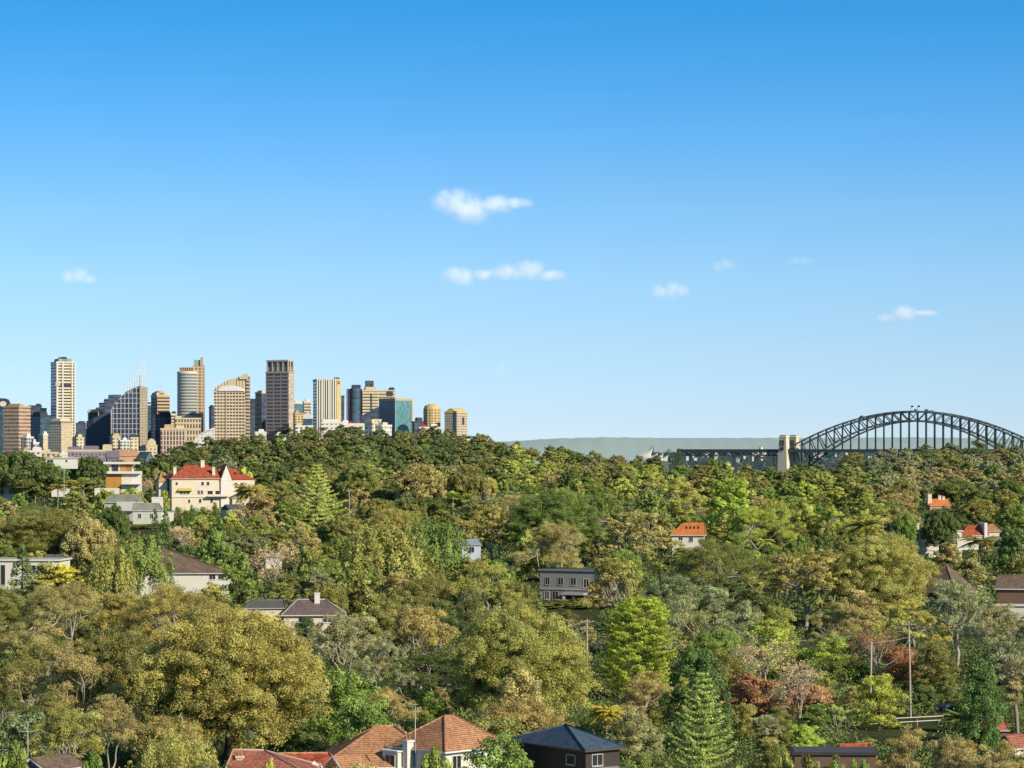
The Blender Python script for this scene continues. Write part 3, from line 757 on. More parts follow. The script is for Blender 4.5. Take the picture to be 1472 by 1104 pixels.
tower('small dark block with a beige band peeping over the navy block', 136, 137, 151, 590, 5400, 14, F_beigewin, F_navy, [(.1, .9, 586.5, DARK)], DARK)
# dark stepped tower
t = tower('dark tower stepping up in three steps, left of the gridded glass tower', 149, 151, 157, 579, 5250, 25, F_navy, F_navy, (), DARK, D=40)
for (a0, a1, tp) in ((157, 163, 573), (163, 173, 567)):
    mb = MB(); s_ = 5250 / F; x0, x1 = (a0 - 151) * s_ / math.cos(R(25)), (a1 - 151) * s_ / math.cos(R(25))
    mb.box(x0 + .05, x1, 2, 38, -2, Zr(tp, 5250)); mb.build('stepped_block', F_navy, t)
# gridded glass tower with curved shoulder and lattice masts
Y = 4950; s_ = Y / F; pc = 180; lx = lambda p: (p - pc) * s_
t = thing('office_tower', 'navy glass tower with white gridlines, curved shoulder and tall white lattice mast', 'tower', (X(pc, Y), Y, 0), 0, CITY)
prof = [(lx(160), -2), (lx(201), -2), (lx(201), Zr(555, Y)), (lx(195), Zr(556, Y)), (lx(187), Zr(560, Y)), (lx(180), Zr(565, Y)), (lx(174), Zr(571, Y)), (lx(167), Zr(578, Y)), (lx(163), Zr(583, Y)), (lx(160), Zr(590, Y))]
mb = MB(); mb.prism(prof, 0, 42, 0, 1); mb.build('tower_body', [F_grid, DARK], t)
mb = MB(); 
for i in range(5, 9): mb.tube([(prof[i - 1][0], -.6, prof[i - 1][1]), (prof[i][0], -.6, prof[i][1])], .9, 4)
mb.tube([(prof[8][0], -.6, prof[8][1]), (prof[9][0], -.6, prof[9][1]), (prof[9][0], -.6, 0)], .9, 4); mb.build('white_edge', WHITE, t)
mb = MB(); mb.box(lx(201), lx(209), -2, 30, -2, Zr(556, Y)); mb.build('service_core', [F_lat], t)
STEEL = mat('white lattice steel', (.75, .76, .72), .5, .3, .1)
for (a0, a1, r0, r1) in ((180, 188, 562, 552), (187, 195, 555, 547), (194, 202, 552, 539)):
    mb = MB(); x0, x1, z0, z1 = lx(a0), lx(a1), Zr(r0, Y), Zr(r1, Y)
    for q in np.linspace(x0, x1, 3): mb.tube([(q, 0, z0 - 4), (q, 0, z1)], .6, 4)
    for q in np.linspace(z0, z1, 3): mb.tube([(x0, .5, q), (x1, .5, q)], .5, 4)
    mb.build('lattice_frame', STEEL, t)
mb = MB()
for q in (201, 204.3, 207.6): mb.tube([(lx(q), 1, Zr(556, Y)), (lx(q), 1, Zr(519 if q > 202 else 527, Y))], .7, 4)
for r_ in np.arange(524, 556, 4.6):
    mb.tube([(lx(201), 1, Zr(r_, Y)), (lx(207.6), 1, Zr(r_, Y))], .45, 4)
    mb.tube([(lx(204.3), 1.4, Zr(r_, Y)), (lx(207.6), 1.4, Zr(r_ + 4.6, Y))], .22, 4)
mb.build('lattice_mast', STEEL, t)
tower('narrow teal block with a white side strip, right of the lattice mast tower', 209, 210, 218, 581, 5300, 14, F_blue, F_navy, [(.0, .9, 579, DARK)], WHITE)
t = tower('beige banded tower with dark left side and two thin aerials', 217, 226, 244, 568, 5150, 24, F_beigeband, F_navy, [(.0, .9, 565, CREAM), (.2, .6, 563, TAN)], CREAM)
antenna(t, 10, 9, t['hm'], Zr(545, 5150), .45); antenna(t, 4, 12, t['hm'], Zr(553, 5150), .4)
tower('dark navy block standing for the shadow below the beige banded tower with the aerials', 218, 222, 246, 597, 5050, 20, F_navy, F_navy, [(.35, 1., 593, DARK)], DARK)  # block added to stand for a dark blue shadow at the tower's foot
t = tower('small yellow stone block with arched roof, right of the gridded glass tower', 207, 210, 226, 640, 4600, 12, F_small2, F_small2, (), CREAM, 'apartment_block', 'building', 18, 'apartment blocks at the foot of the towers')
mb = MB(); w_ = t['wm']; z_ = t['hm']; mb.prism([(w_ * .1, z_), (w_ * .9, z_), (w_ * .88, z_ + 6), (w_ * .7, z_ + 10), (w_ * .5, z_ + 11.5), (w_ * .3, z_ + 10), (w_ * .12, z_ + 6)], 2, 14); mb.build('arched_roof', CREAM, t)
# round glass tower with slab
Y = 5000; s_ = Y / F; pc = 268; lx = lambda p: (p - pc) * s_
t = thing('office_tower', 'tall round grey glass tower joined to a taller orange stone slab with a green top', 'tower', (X(pc, Y), Y, 0), 0, CITY)
mb = MB(); mb.cyl(lx(268), 18, -2, Zr(535, Y), 15 * s_, 40); mb.build('glass_drum', [F_glassc], t)
mb = MB(); mb.cyl(lx(268), 18, Zr(535, Y) - 2.5, Zr(534, Y), 15.3 * s_, 40); mb.build('drum_rim', WHITE, t)
mb = MB(); mb.box(lx(257), lx(277), 8, 30, Zr(534, Y) + .05, Zr(528, Y)); mb.build('plant_room', [facade('orange top storey', (.58, .36, .16), (.06, .04, .04), 12, .6, 4, .6, .4)], t)
mb = MB(); mb.box(lx(276), lx(291), 12, 40, -2, Zr(525, Y)); mb.build('stone_slab', [facade('orange slab', (.60, .45, .27), (.12, .08, .065), 5.6, .5, 7, .55, .4)], t)
mb = MB(); mb.box(lx(277), lx(289), 16, 36, Zr(525, Y) + .05, Zr(517, Y)); mb.box(lx(286.5), lx(289.5), 16, 24, Zr(517, Y) + .05, Zr(513, Y)); mb.build('green_top', mat('verdigris', (.26, .42, .34), .7, .2, .2), t)
mb = MB(); mb.box(lx(286.5), lx(290.5), 13, 15.8, Zr(526, Y), Zr(514, Y)); mb.build('top_fin', TAN, t)
tower('beige podium with tall windows at the foot of the round glass tower', 249, 252, 289, 601, 4850, 10, F_podium, F_podium, [(.0, .25, 599, CREAM)], CREAM, D=40)
tower('pinkish block of close vertical fins in front of the podium', 229, 231, 267, 616, 4600, 8, F_pink, F_pink, [(.15, .55, 611, TAN), (.6, .95, 612.5, CREAM)], CREAM, D=40)
tower('pale banded block between the beige banded tower and the round glass tower', 244, 245, 254, 595, 5250, 12, F_cream, F_navy, [(.3, .9, 592, DARK)], WHITE)
# sloping white glass roofs
Y = 4500; s_ = Y / F; pc = 294; lx = lambda p: (p - pc) * s_
t = thing('glass_roofed_hall', 'long white hall with a sloping glazed roof at the foot of the round tower', 'building', (X(pc, Y), Y, 0), R(6), 'low buildings along the wooded ridge')
mb = MB(); mb.prism([(lx(279), -2), (lx(309), -2), (lx(309), Zr(616, Y)), (lx(300), Zr(618, Y)), (lx(288), Zr(624, Y)), (lx(279), Zr(633, Y))], 0, 40); mb.build('hall', [facade('white glazed', (.72, .66, .58), (.32, .30, .32), 5, .55, 6, .6, .3)], t)
mb = MB(); mb.tube([(lx(279), -.8, Zr(633, Y)), (lx(288), -.8, Zr(624, Y)), (lx(300), -.8, Zr(618, Y)), (lx(309), -.8, Zr(616, Y))], 1.3, 5); mb.build('roof_edge', WHITE, t)
tower('dark slab behind the left edge of the curved cream tower', 301, 304, 310, 585, 5300, 30, F_navy, F_navy, [(.1, .6, 583, DARK)], DARK)
# curved cream tower with sails
Y = 4900; s_ = Y / F; pc = 330; lx = lambda p: (p - pc) * s_
t = thing('office_tower', 'cream gridded tower with a curved sail shaped roof rising to the right', 'tower', (X(pc, Y), Y, 0), 0, CITY)
mb = MB(); mb.prism([(lx(310), -2), (lx(351), -2), (lx(353), Zr(600, Y)), (lx(352), Zr(561, Y)), (lx(307), Zr(561, Y)), (lx(307.5), Zr(580, Y)), (lx(308.5), Zr(610, Y))], 0, 40); mb.build('tower_body', [F_curve], t)
mb = MB(); mb.box(lx(353.2), lx(357), 6, 34, -2, Zr(540, Y)); mb.build('side_wing', [F_beigeband], t)
mb = MB(); mb.prism([(lx(307), Zr(561, Y) + .05), (lx(352), Zr(561, Y) + .05), (lx(352), Zr(540, Y)), (lx(342), Zr(542, Y)), (lx(328), Zr(546, Y)), (lx(316), Zr(552, Y)), (lx(309), Zr(557, Y))], 4, 36, 0, 1); mb.build('roof_sail', [facade('sail fins', (.70, .58, .36), (.28, .22, .14), 200, .99, 5.4, .45, .4), CREAM], t)
mb = MB(); mb.prism([(lx(344), Zr(545, Y)), (lx(356), Zr(545, Y)), (lx(356), Zr(537, Y)), (lx(350), Zr(538, Y)), (lx(344), Zr(541, Y))], 1, 3.8); mb.build('upper_sail', CREAM, t)
mb = MB(); pts = [(lx(313 + 39 * q), -2.2, Zr(561 - 8 * math.sin(math.pi * q) ** .6 * (1 - .2 * q), Y)) for q in np.linspace(0, 1, 12)]
for i in range(11): mb.face([(pts[i][0], -2.2, Zr(562 - .0 * i, Y)), (pts[i + 1][0], -2.2, Zr(562, Y)), (pts[i + 1][0], -.8, pts[i + 1][2]), (pts[i][0], -.8, pts[i][2])])
mb.build('white_canopy', WHITE, t)
mb = MB(); mb.box(lx(324.4), lx(325.8), -1.2, -.03, 0, Zr(562.5, Y)); mb.build('white_rib', CREAM, t)
tower('dark blue glass block between the curved cream tower and the grey granite tower', 357, 358, 372, 577, 5200, 12, F_navy, F_navy, [(.1, .8, 574, DARK)], DARK)
tower('narrow block with beige stripes and blue side, left of the grey granite tower', 367, 376, 384, 564, 5150, 46, F_navy, facade('beige stripes', (.58, .48, .32), (.05, .05, .06), 9, .7, 4.4, .5, .3), [(.2, .8, 562, CREAM)], CREAM)
# grey granite tower
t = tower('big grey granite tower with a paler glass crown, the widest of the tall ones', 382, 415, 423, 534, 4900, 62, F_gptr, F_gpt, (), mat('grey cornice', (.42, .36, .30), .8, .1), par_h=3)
Wm, Dm, H = t['wm'], t['dm'], t['hm']; H2 = Zr(517, 4900)
mb = MB(); mb.box(1.5, Wm - 1.5, 2.5, Dm - 2.5, H + .05, H2 - 3); mb.build('crown_glass', [facade('crown glass', (.25, .24, .22), (.02, .025, .035), 22, .72, 9.5, .72, .2)], t)
mb = MB()
for yy in np.linspace(1.5, Dm - 3.5, 5): mb.box(.4, 2.4, yy, yy + 2, H + .05, H2)
for xx in (Wm * .35, Wm - 2.6): mb.box(xx, xx + 2.2, .6, 2.4, H + .05, H2)
mb.build('crown_fins', mat('pale crown fins', (.52, .47, .36), .8), t)
mb = MB(); mb.box(0, Wm, 1, Dm - 1, H2 - 2.98, H2); mb.build('crown_ring', mat('pale crown fins', (.52, .47, .36), .8), t)
antenna(t, Wm * .5, Dm * .3, H2, H2 + 5, .5)
tower('green glass block with a beige front, right of the grey granite tower', 422, 423, 437, 579, 5250, 12, F_tealr, F_blue, [(.1, .7, 577, WHITE)], WHITE)
tower('white banded block with a curved cap next to the grey granite tower', 436, 437, 447, 577, 5200, 15, F_cream, F_navy, [(.3, .85, 574.5, WHITE)], WHITE)
tower('orange stone block low beside the grey granite tower', 423, 424, 437, 594, 4850, 12, F_dome, F_dome, [(.1, .5, 591, TAN)], TAN, 'apartment_block', 'building', 25, 'low buildings along the wooded ridge')
Y = 4800; s_ = Y / F
t = thing('domed_hall', 'blue fronted hall with a white barrel roof, left of the striped white tower', 'building', (X(442, Y), Y, 0), 0, 'low buildings along the wooded ridge')
mb = MB(); mb.box(-6.5 * s_, 6.5 * s_, 0, 25, -2, Zr(602, Y)); mb.build('hall', F_blue, t)
mb = MB(); mb.prism([(-6.5 * s_, Zr(602, Y) + .05), (6.5 * s_, Zr(602, Y) + .05), (5 * s_, Zr(596, Y)), (0, Zr(593, Y)), (-5 * s_, Zr(596, Y))], -.5, 26); mb.build('barrel_roof', WHITE, t)
# white fins tower
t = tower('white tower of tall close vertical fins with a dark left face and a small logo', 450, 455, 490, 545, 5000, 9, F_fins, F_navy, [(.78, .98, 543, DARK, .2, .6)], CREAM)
Wm, H = t['wm'], t['hm']
for i in range(9): mb = MB(); x_ = Wm * (.01 + i * .093); mb.box(x_, x_ + 2.1, -1.5, -.03, 0, H + 1.5); mb.build('fin', WHITE, t)
mb = MB(); mb.box(Wm * .83, Wm + .3, -1.1, -.04, 0, H); mb.build('blank_pier', mat('yellow cream stone', (.74, .60, .28), .8, .1), t)
mb = MB(); mb.box(Wm * .87, Wm * .95, -1.5, -1.12, H - 9, H - 3.5); mb.box(Wm * .895, Wm * .925, -1.7, -1.52, H - 7.2, H - 5.3, 1); mb.build('logo', [DARK, CREAM], t)
tower('thin dark blade of a tower behind the right edge of the striped white tower', 489, 490, 495, 569, 5300, 14, F_navy, F_navy, (), DARK)
# beige tower with maroon drum
Y = 5100
t = tower('broad cream tower with ribbon windows, maroon glass wing and a block on its roof', 519, 521, 568, 561, Y, 8, F_cream, F_cream, [(.1, .42, 557, CREAM), (.85, .99, 557.5, DARK)], CREAM, D=40)
Wm, H = t['wm'], t['hm']; s_ = Y / F
mb = MB(); mb.box(-21 * s_, -.3, 3, 38, 0, Zr(559, Y)); mb.build('maroon_wing', [F_maroon], t)
mb = MB(); mb.cyl(-10 * s_, 4, 0, Zr(558, Y), 7 * s_, 18); mb.build('glass_bay', [F_blue], t)
mb = MB(); mb.box(-14 * s_, -2 * s_, 8, 30, Zr(559, Y) + .05, Zr(553, Y)); mb.build('plant_room', DARK, t)
mb = MB(); mb.box(Wm * .11, Wm * .36, 10, 24, Zr(557, Y) + 1.3, Zr(547, Y)); mb.build('roof_block', [facade('dark roof box', (.10, .11, .12), (.04, .05, .05), 9, .7, 7, .7, .3)], t)
mb = MB(); mb.box(Wm * .25, Wm * .29, -.9, -.03, 0, H - 6); mb.build('dark_slot', DARK, t)
mb = MB(); mb.box(Wm * .74, Wm * .93, -.9, -.03, Zr(569, Y), Zr(562, Y)); mb.build('dark_panel', DARK, t)
# blue wedge
Y = 4900; s_ = Y / F; pc = 533; lx = lambda p: (p - pc) * s_
t = thing('office_block', 'navy wedge shaped block with a white sloping edge, left of the teal mirror box', 'building', (X(pc, Y), Y, 0), 0, 'low buildings along the wooded ridge')
mb = MB(); mb.prism([(lx(519), -2), (lx(545), -2), (lx(545), Zr(585, Y)), (lx(538), Zr(587, Y)), (lx(530), Zr(592, Y)), (lx(519), Zr(598, Y))], 0, 30); mb.build('tower_body', F_navy, t)
# teal mirror box
t = tower('teal mirror glass box with a tan rim, right of the cream tower', 545, 568, 593, 573, 4750, 44, F_tealr, F_teal, (), TAN, par_h=3.5)
Wm, H = t['wm'], t['hm']
mb = MB(); mb.box(Wm * .93, Wm + .4, -.8, -.03, 0, H - 3.6); mb.build('stone_edge', TAN, t)
mb = MB(); mb.box(-.5, .7, -.5, -.03, 0, H - 3.6); mb.build('corner_strip', mat('pale corner', (.3, .4, .38), .5), t)
# low white buildings on the ridge
LOWG = 'low buildings along the wooded ridge'
tower('long low white building with a flat roof under the striped white tower', 460, 462, 493, 607, 4300, 8, F_white, F_white, [(.05, .85, 604, WHITE)], WHITE, 'low_building', 'building', 25, LOWG)
t = tower('long white hotel with red roof lettering, left of the navy wedge', 491, 493, 531, 609, 4350, 10, F_white, F_white, [(.0, .22, 605, WHITE)], WHITE, 'low_building', 'building', 25, LOWG)
RED = mat('red sign', (.45, .03, .02), .6)
for i, (w_, h_) in enumerate([(3.2, 3.2), (1.6, 2.4), (1.6, 2.4), (1.6, 2.0), (1.6, 2.4), (1.2, 2.4), (1.6, 2.0), (1.6, 2.4)]):
    x_ = t['wm'] * .25 + i * 2.6; mb = MB(); mb.box(x_, x_ + w_ * .8, -.8, -.5, t['hm'] + .8, t['hm'] + .8 + h_); mb.build('roof_letter', RED, t)
tower('beige low block with a sunlit right wall before the navy wedge', 524, 535, 541, 607, 4250, 50, F_small2, F_white, [(.1, .8, 604, CREAM)], CREAM, 'low_building', 'building', None, LOWG)
tower('small white flat roofed block in front of the teal mirror box', 541, 549, 563, 611, 4200, 58, F_white, F_white, [(.2, .7, 608, CREAM)], WHITE, 'low_building', 'building', None, LOWG)
tower('small beige block in front of the navy wedge and left of the mirror box', 533, 537, 548, 603, 4400, 25, F_small2, F_small2, (), CREAM, 'low_building', 'building', None, LOWG)
tower('dark stepped gable block left of the domed gold tower', 593, 596, 609, 606, 4700, 25, F_navy, F_navy, [(.3, .9, 601, DARK)], DARK, 'low_building', 'building', None, LOWG)
# domed gold tower
Y = 4700; s_ = Y / F
t = thing('apartment_tower', 'gold apartment tower with a round domed top, second tower from the right', 'tower', (X(620.5, Y), Y, 0), 0, CITY)
mb = MB(); mb.cyl(0, 16, -2, Zr(587, Y), 12.4 * s_, 12); mb.build('tower_body', F_dome, t)
for r0, r1, k0, k1 in ((587, 583, 11.6, 10.5), (583, 580.5, 9.5, 4.5)):
    mb = MB(); mb.cyl(0, 16, Zr(r0, Y) + .05, Zr(r1, Y), k0 * s_, 16, 0, k1 * s_); mb.build('dome', mat('gold roof', (.62, .48, .18), .7, .2), t)
# last tower
t = tower('tan apartment tower with a curved yellow roof, the rightmost tower of the skyline', 639, 655, 672, 592, 4650, 62, F_last, F_last, (), mat('yellow stone rim', (.62, .48, .20), .8))
Wm, Dm, H = t['wm'], t['dm'], t['hm']
mb = MB(); mb.box(-.9, 2.5, -.9, 2.5, 0, H + 1.2); mb.build('dark_corner_bay', F_navy, t)
mb = MB(); n_ = 10
for i in range(n_):
    q0, q1 = i / n_, (i + 1) / n_; z0, z1 = H + .6 + 5.5 * math.sin(math.pi * q0), H + .6 + 5.5 * math.sin(math.pi * q1)
    mb.face([(1.5, 1.5 + (Dm - 3) * q1, z1), (1.5, 1.5 + (Dm - 3) * q0, z0), (Wm - 1.5, 1.5 + (Dm - 3) * q0, z0), (Wm - 1.5, 1.5 + (Dm - 3) * q1, z1)])
mb.face([(1.5, 1.5 + (Dm - 3) * i / n_, H + .6 + 5.5 * math.sin(math.pi * i / n_)) for i in range(n_, -1, -1)])
mb.build('curved_roof', mat('gold roof', (.62, .48, .18), .7, .2), t)
mb = MB(); mb.box(Wm * .55, Wm * .72, -.5, -.03, H - 22, H - 9); mb.build('dark_panel', DARK, t)
tower('low white terrace roofs in front of the domed gold tower', 600, 603, 636, 614, 4150, 8, F_small, F_small, [(.1, .3, 611, RED), (.5, .8, 610.5, WHITE)], WHITE, 'low_building', 'building', 22, LOWG)
tower('low white block under the grey granite tower', 365, 367, 383, 621, 4300, 8, F_white, F_white, [(.3, .8, 618, WHITE)], WHITE, 'low_building', 'building', 20, LOWG)
tower('pale low block right of the foot of the grey granite tower', 395, 397, 412, 625, 4250, 10, F_white, F_white, [(.1, .5, 622, CREAM)], WHITE, 'low_building', 'building', 20, LOWG)
tower('long low white wall between the grey granite tower and the striped white tower', 423, 425, 450, 612, 4300, 8, F_white, F_white, [(.05, .35, 609, CREAM)], WHITE, 'low_building', 'building', 20, LOWG)
# old town at the left foot
OLD = 'old low buildings between the left trees and the towers'
t = tower('long grey lilac hall with rows of small windows behind the left trees', 94, 97, 160, 647, 3900, 5, F_purple, F_purple, [(.0, .3, 643, mat('lilac roof', (.22, .18, .22), .8)), (.35, .7, 642, mat('lilac roof', (.22, .18, .22), .8)), (.8, 1., 640, CREAM)], CREAM, 'low_building', 'building', 25, OLD)
tower('dull grey apartment block at the left foot of the gridded glass tower', 158, 162, 173, 627, 4500, 20, F_small2, F_small, [(.1, .9, 624, TAN)], CREAM, 'apartment_block', 'building', None, OLD)
tower('white and green apartment block with small windows before the gridded glass tower', 170, 173, 187, 633, 4450, 14, facade('green white flats', (.60, .62, .50), (.07, .10, .10), 5.5, .55, 5.5, .6, .35, 1.2), F_small, [(.3, .7, 630, WHITE)], WHITE, 'apartment_block', 'building', None, OLD)
tower('slim beige apartment block before the right side of the gridded glass tower', 186, 188, 199, 629, 4480, 14, F_small2, F_small, [(.1, .8, 625, DARK)], CREAM, 'apartment_block', 'building', None, OLD)
tower('low white house row behind the trees at the left edge', 28, 31, 62, 648, 3800, 6, F_white, F_white, [(.1, .3, 645, TAN), (.5, .9, 644, WHITE)], WHITE, 'low_building', 'building', 20, OLD)
tower('yellow lit low building with dark openings left of the lilac hall', 58, 60, 84, 650, 3700, 8, facade('yellow low', (.68, .52, .24), (.10, .06, .12), 7, .5, 7, .5, .4), F_small, [(.1, .5, 647, CREAM)], CREAM, 'low_building', 'building', 20, OLD)
tower('pale low building with a flat roof, under the beige block', 84, 86, 97, 652, 3650, 8, F_white, F_purple, [(.2, .7, 650, WHITE)], WHITE, 'low_building', 'building', 20, OLD)

def gable_house(name, label, cat, px, row, Y, a, Wd, Dp, wall_h, rise, roof, wall, group=None):
    t = thing(name, label, cat, (X(px, Y), Y, 0), R(a), group); z0 = Zr(row, Y)
    mb = MB(); mb.box(0, Wd, 0, Dp, 0, z0); mb.face([(0, Dp, z0), (0, 0, z0), (0, Dp / 2, z0 + rise)]); mb.face([(Wd, 0, z0), (Wd, Dp, z0), (Wd, Dp / 2, z0 + rise)]); mb.build('wall', wall, t)
    mb = MB(); o = 1.0
    mb.face([(-o, -o, z0 - .6), (Wd + o, -o, z0 - .6), (Wd + o, Dp / 2, z0 + rise + .3), (-o, Dp / 2, z0 + rise + .3)])
    mb.face([(Wd + o, Dp + o, z0 - .6), (-o, Dp + o, z0 - .6), (-o, Dp / 2, z0 + rise + .3), (Wd + o, Dp / 2, z0 + rise + .3)]); mb.build('roof', roof, t)
    return t
PEACH = mat('peach brick', (.60, .34, .20), .8, .15, .25); SLATE = mat('grey slate', (.16, .15, .18), .7, .2, .3); TEALR = mat('teal roof', (.10, .16, .18), .7, .2, .3)
gable_house('old_house', 'peach brick house with two chimneys behind the left trees', 'house', 166, 655, 3300, 10, 26, 16, 0, 7, tiles('peach tiles', (.52, .30, .19), 1.5, 1.2), PEACH, OLD)
gable_house('old_house', 'grey slate roofed house left of the peach brick house', 'house', 154, 657, 3250, 14, 14, 14, 0, 7, SLATE, SLATE, OLD)
t = gable_house('old_house', 'teal gabled house with a cream lit roof slope, right of the peach brick house', 'house', 196, 660, 3000, -48, 18, 10, 0, 8, TEALR, TEALR, OLD)
gable_house('old_house', 'cream roofed house behind the teal gabled house', 'house', 199, 657, 3350, 25, 15, 12, 0, 7, CREAM, PEACH, OLD)

# ------------------------------------------------------------------ opera house shells
Y = 5000; s_ = Y / F; OX, OY = X(934, Y), Y
t = thing('shell_roofed_hall', 'white sail shaped shell roofs rising behind the wooded ridge', 'landmark', (OX, OY, 0), 0)
SHELL = mat('ivory shell tiles', (.88, .84, .72), .4, .2, .08)
def shell(xl, xr, xt, rtop, rbase, D, y0, pw=1.9):
    """a sail: convex left edge from the heel xl up to the tip xt, straight right edge; bulging to the front and to the back"""
    mb = MB(); n = 12; m = 8
    zt, zb = Zr(rtop, Y), Zr(rbase, Y) - 6
    for sg in (-1, 1):
        def pt(i, j):
            u, v = i / n, j / m
            a = xl + (xt - xl) * (1 - (1 - u) ** pw); b = xr + (xt - xr) * u ** 1.6
            return ((a + (b - a) * v - 934) * s_, y0 + sg * D * .5 * (1 - u) ** .5 * math.sin(math.pi * .5 * (.08 + .92 * v)), zb + (zt - zb) * u ** .85)
        for i in range(n):
            for j in range(m):
                q = [pt(i, j), pt(i, j + 1), pt(i + 1, j + 1), pt(i + 1, j)]
                mb.face(q if sg < 0 else q[::-1], 0, True)
    mb.build('shell', SHELL, t)
shell(917, 936, 941, 635, 653, 18, 10); shell(930, 943, 947, 645.5, 656, 20, -22, 1.5); shell(938, 951, 954, 648, 657, 18, -20, 1.5); shell(946, 958, 961, 651, 658, 16, -18, 1.5)
mb = MB(); mb.box(-16 * s_, 26 * s_, -30, 40, -2, Zr(660, Y) - 3); mb.build('podium', mat('dark granite', (.16, .16, .15), .8), t)  # dark grey so that the podium stays inconspicuous
mb = MB(); mb.prism([((936.3 - 934) * s_, Zr(655, Y)), ((939.5 - 934) * s_, Zr(655, Y)), ((940.6 - 934) * s_, Zr(641, Y))], 9, 11); mb.build('glass_wall', DARK, t)

# ------------------------------------------------------------------ arch bridge
YB = 5350.0; AB = R(-32); Lb = 500.0; NB = 28
bc = Vector((X(1313, YB), YB, 0))
brid = thing('arch_bridge', 'long grey steel arch bridge with hangers and stone pylons', 'bridge', tuple(bc), AB)
STL = mat('bridge steel', (.07, .098, .112), .6, .05, .25)
GRAN = mat('pylon granite', (.70, .62, .46), .85, .12, .18)
zU = lambda t_: ZC + 11 + 65.5 * (1 - abs(t_) ** 1.9)
zL = lambda t_: ZC + 58.5 - 104 * t_ * t_
zD = ZC + 2.0
half = 18.4
def beam(mb, a, b, w, h):
    """square steel member"""
    mb.tube([a, b], w * .6, 4)
for sd_ in (-1, 1):
    yy = sd_ * half
    xs = [-Lb / 2 + Lb * i / NB for i in range(NB + 1)]; ts = [x / (Lb / 2) for x in xs]
    U = [Vector((x, yy, zU(t_))) for x, t_ in zip(xs, ts)]; Lo = [Vector((x, yy, zL(t_))) for x, t_ in zip(xs, ts)]
    for nm, P, w in (('upper_chord', U, 3.1), ('lower_chord', Lo, 3.1)):
        mb = MB()
        for i in range(NB): beam(mb, P[i], P[i + 1], w, w)
        mb.build(nm, STL, brid)
    for i in range(NB + 1):
        mb = MB(); beam(mb, U[i], Lo[i], 2.3, 2.3); mb.build('truss_post', STL, brid)
        if Lo[i].z > zD + 3:
            mb = MB(); beam(mb, Lo[i], Vector((xs[i], yy, zD)), 1.9, 1.9); mb.build('hanger', STL, brid)
        elif Lo[i].z < zD - 8:
            mb = MB(); beam(mb, Lo[i], Vector((xs[i], yy, zD - 4)), 1.6, 1.6); mb.build('deck_post', STL, brid)
    for i in range(NB):
        mb = MB()
        if i < NB // 2: beam(mb, U[i], Lo[i + 1], 1.9, 1.9)
        else: beam(mb, Lo[i], U[i + 1], 1.9, 1.9)
        mb.build('truss_diagonal', STL, brid)
for i in range(0, NB + 1):
    mb = MB(); x = -Lb / 2 + Lb * i / NB; t_ = x / (Lb / 2)
    beam(mb, Vector((x, -half, zU(t_))), Vector((x, half, zU(t_))), .9, 1); beam(mb, Vector((x, -half, zL(t_))), Vector((x, half, zL(t_))), .9, 1); mb.build('cross_beam', STL, brid)
mb = MB(); mb.box(-Lb / 2 - 262, Lb / 2 + 200, -24, 24, zD - 3.4, zD - .6); mb.box(-Lb / 2 - 262, Lb / 2 + 200, -25, -24, zD - 5.2, zD + 1.2); mb.box(-Lb / 2 - 262, Lb / 2 + 200, 24, 25, zD - 5.2, zD + 1.2); mb.build('deck', STL, brid)
mb = MB(); xa = -Lb / 2 - 262; k = 0
for sd_ in (-16, 16):
    for i in range(17):
        x0, x1 = xa + i * 14, xa + i * 14 + 14
        mb.tube([(x0, sd_, zD - 4.3 if i % 2 else zD - 11.5), (x1, sd_, zD - 11.5 if i % 2 else zD - 4.3)], .8, 4)
    mb.tube([(xa, sd_, zD - 11.5), (xa + 17 * 14, sd_, zD - 11.5)], 1.0, 4)
mb.build('approach_truss', mat('hazy approach steel', (.11, .14, .155), .6, .05, .2), brid)  # lighter than the other bridge steel: haze put into the colour
for i in range(5):
    for sd_ in (-14, 14):
        mb = MB(); x = xa + 12 + i * 50; mb.box(x - 3, x + 3, sd_ - 3, sd_ + 3, -2, zD - 12); mb.build('stone_pier', GRAN, brid)
# flags and maintenance cranes along the crown
for dx, hh in ((-5, 12), (9, 12), (2, 5)):
    mb = MB(); mb.tube([(dx, 0, zU(0) + .5), (dx, 0, zU(0) + hh)], .35, 5); fl = mb.build('flagpole', STL, brid)
    mb = MB(); mb.box(dx + .35, dx + 5.0, -.1, .1, zU(0) + hh - 3.4, zU(0) + hh - .2); mb.build('flag', mat('navy flag', (.03, .04, .09), .8), fl)
for tt in (-.42, .13):
    mb = MB(); x = tt * Lb / 2; mb.box(x - 4, x + 4, -16, 16, zU(tt) + .9, zU(tt) + 3.4); mb.box(x - 1.5, x + 2.5, -15, -9, zU(tt) + 3.42, zU(tt) + 5.4); mb.build('maintenance_crane', STL, brid)
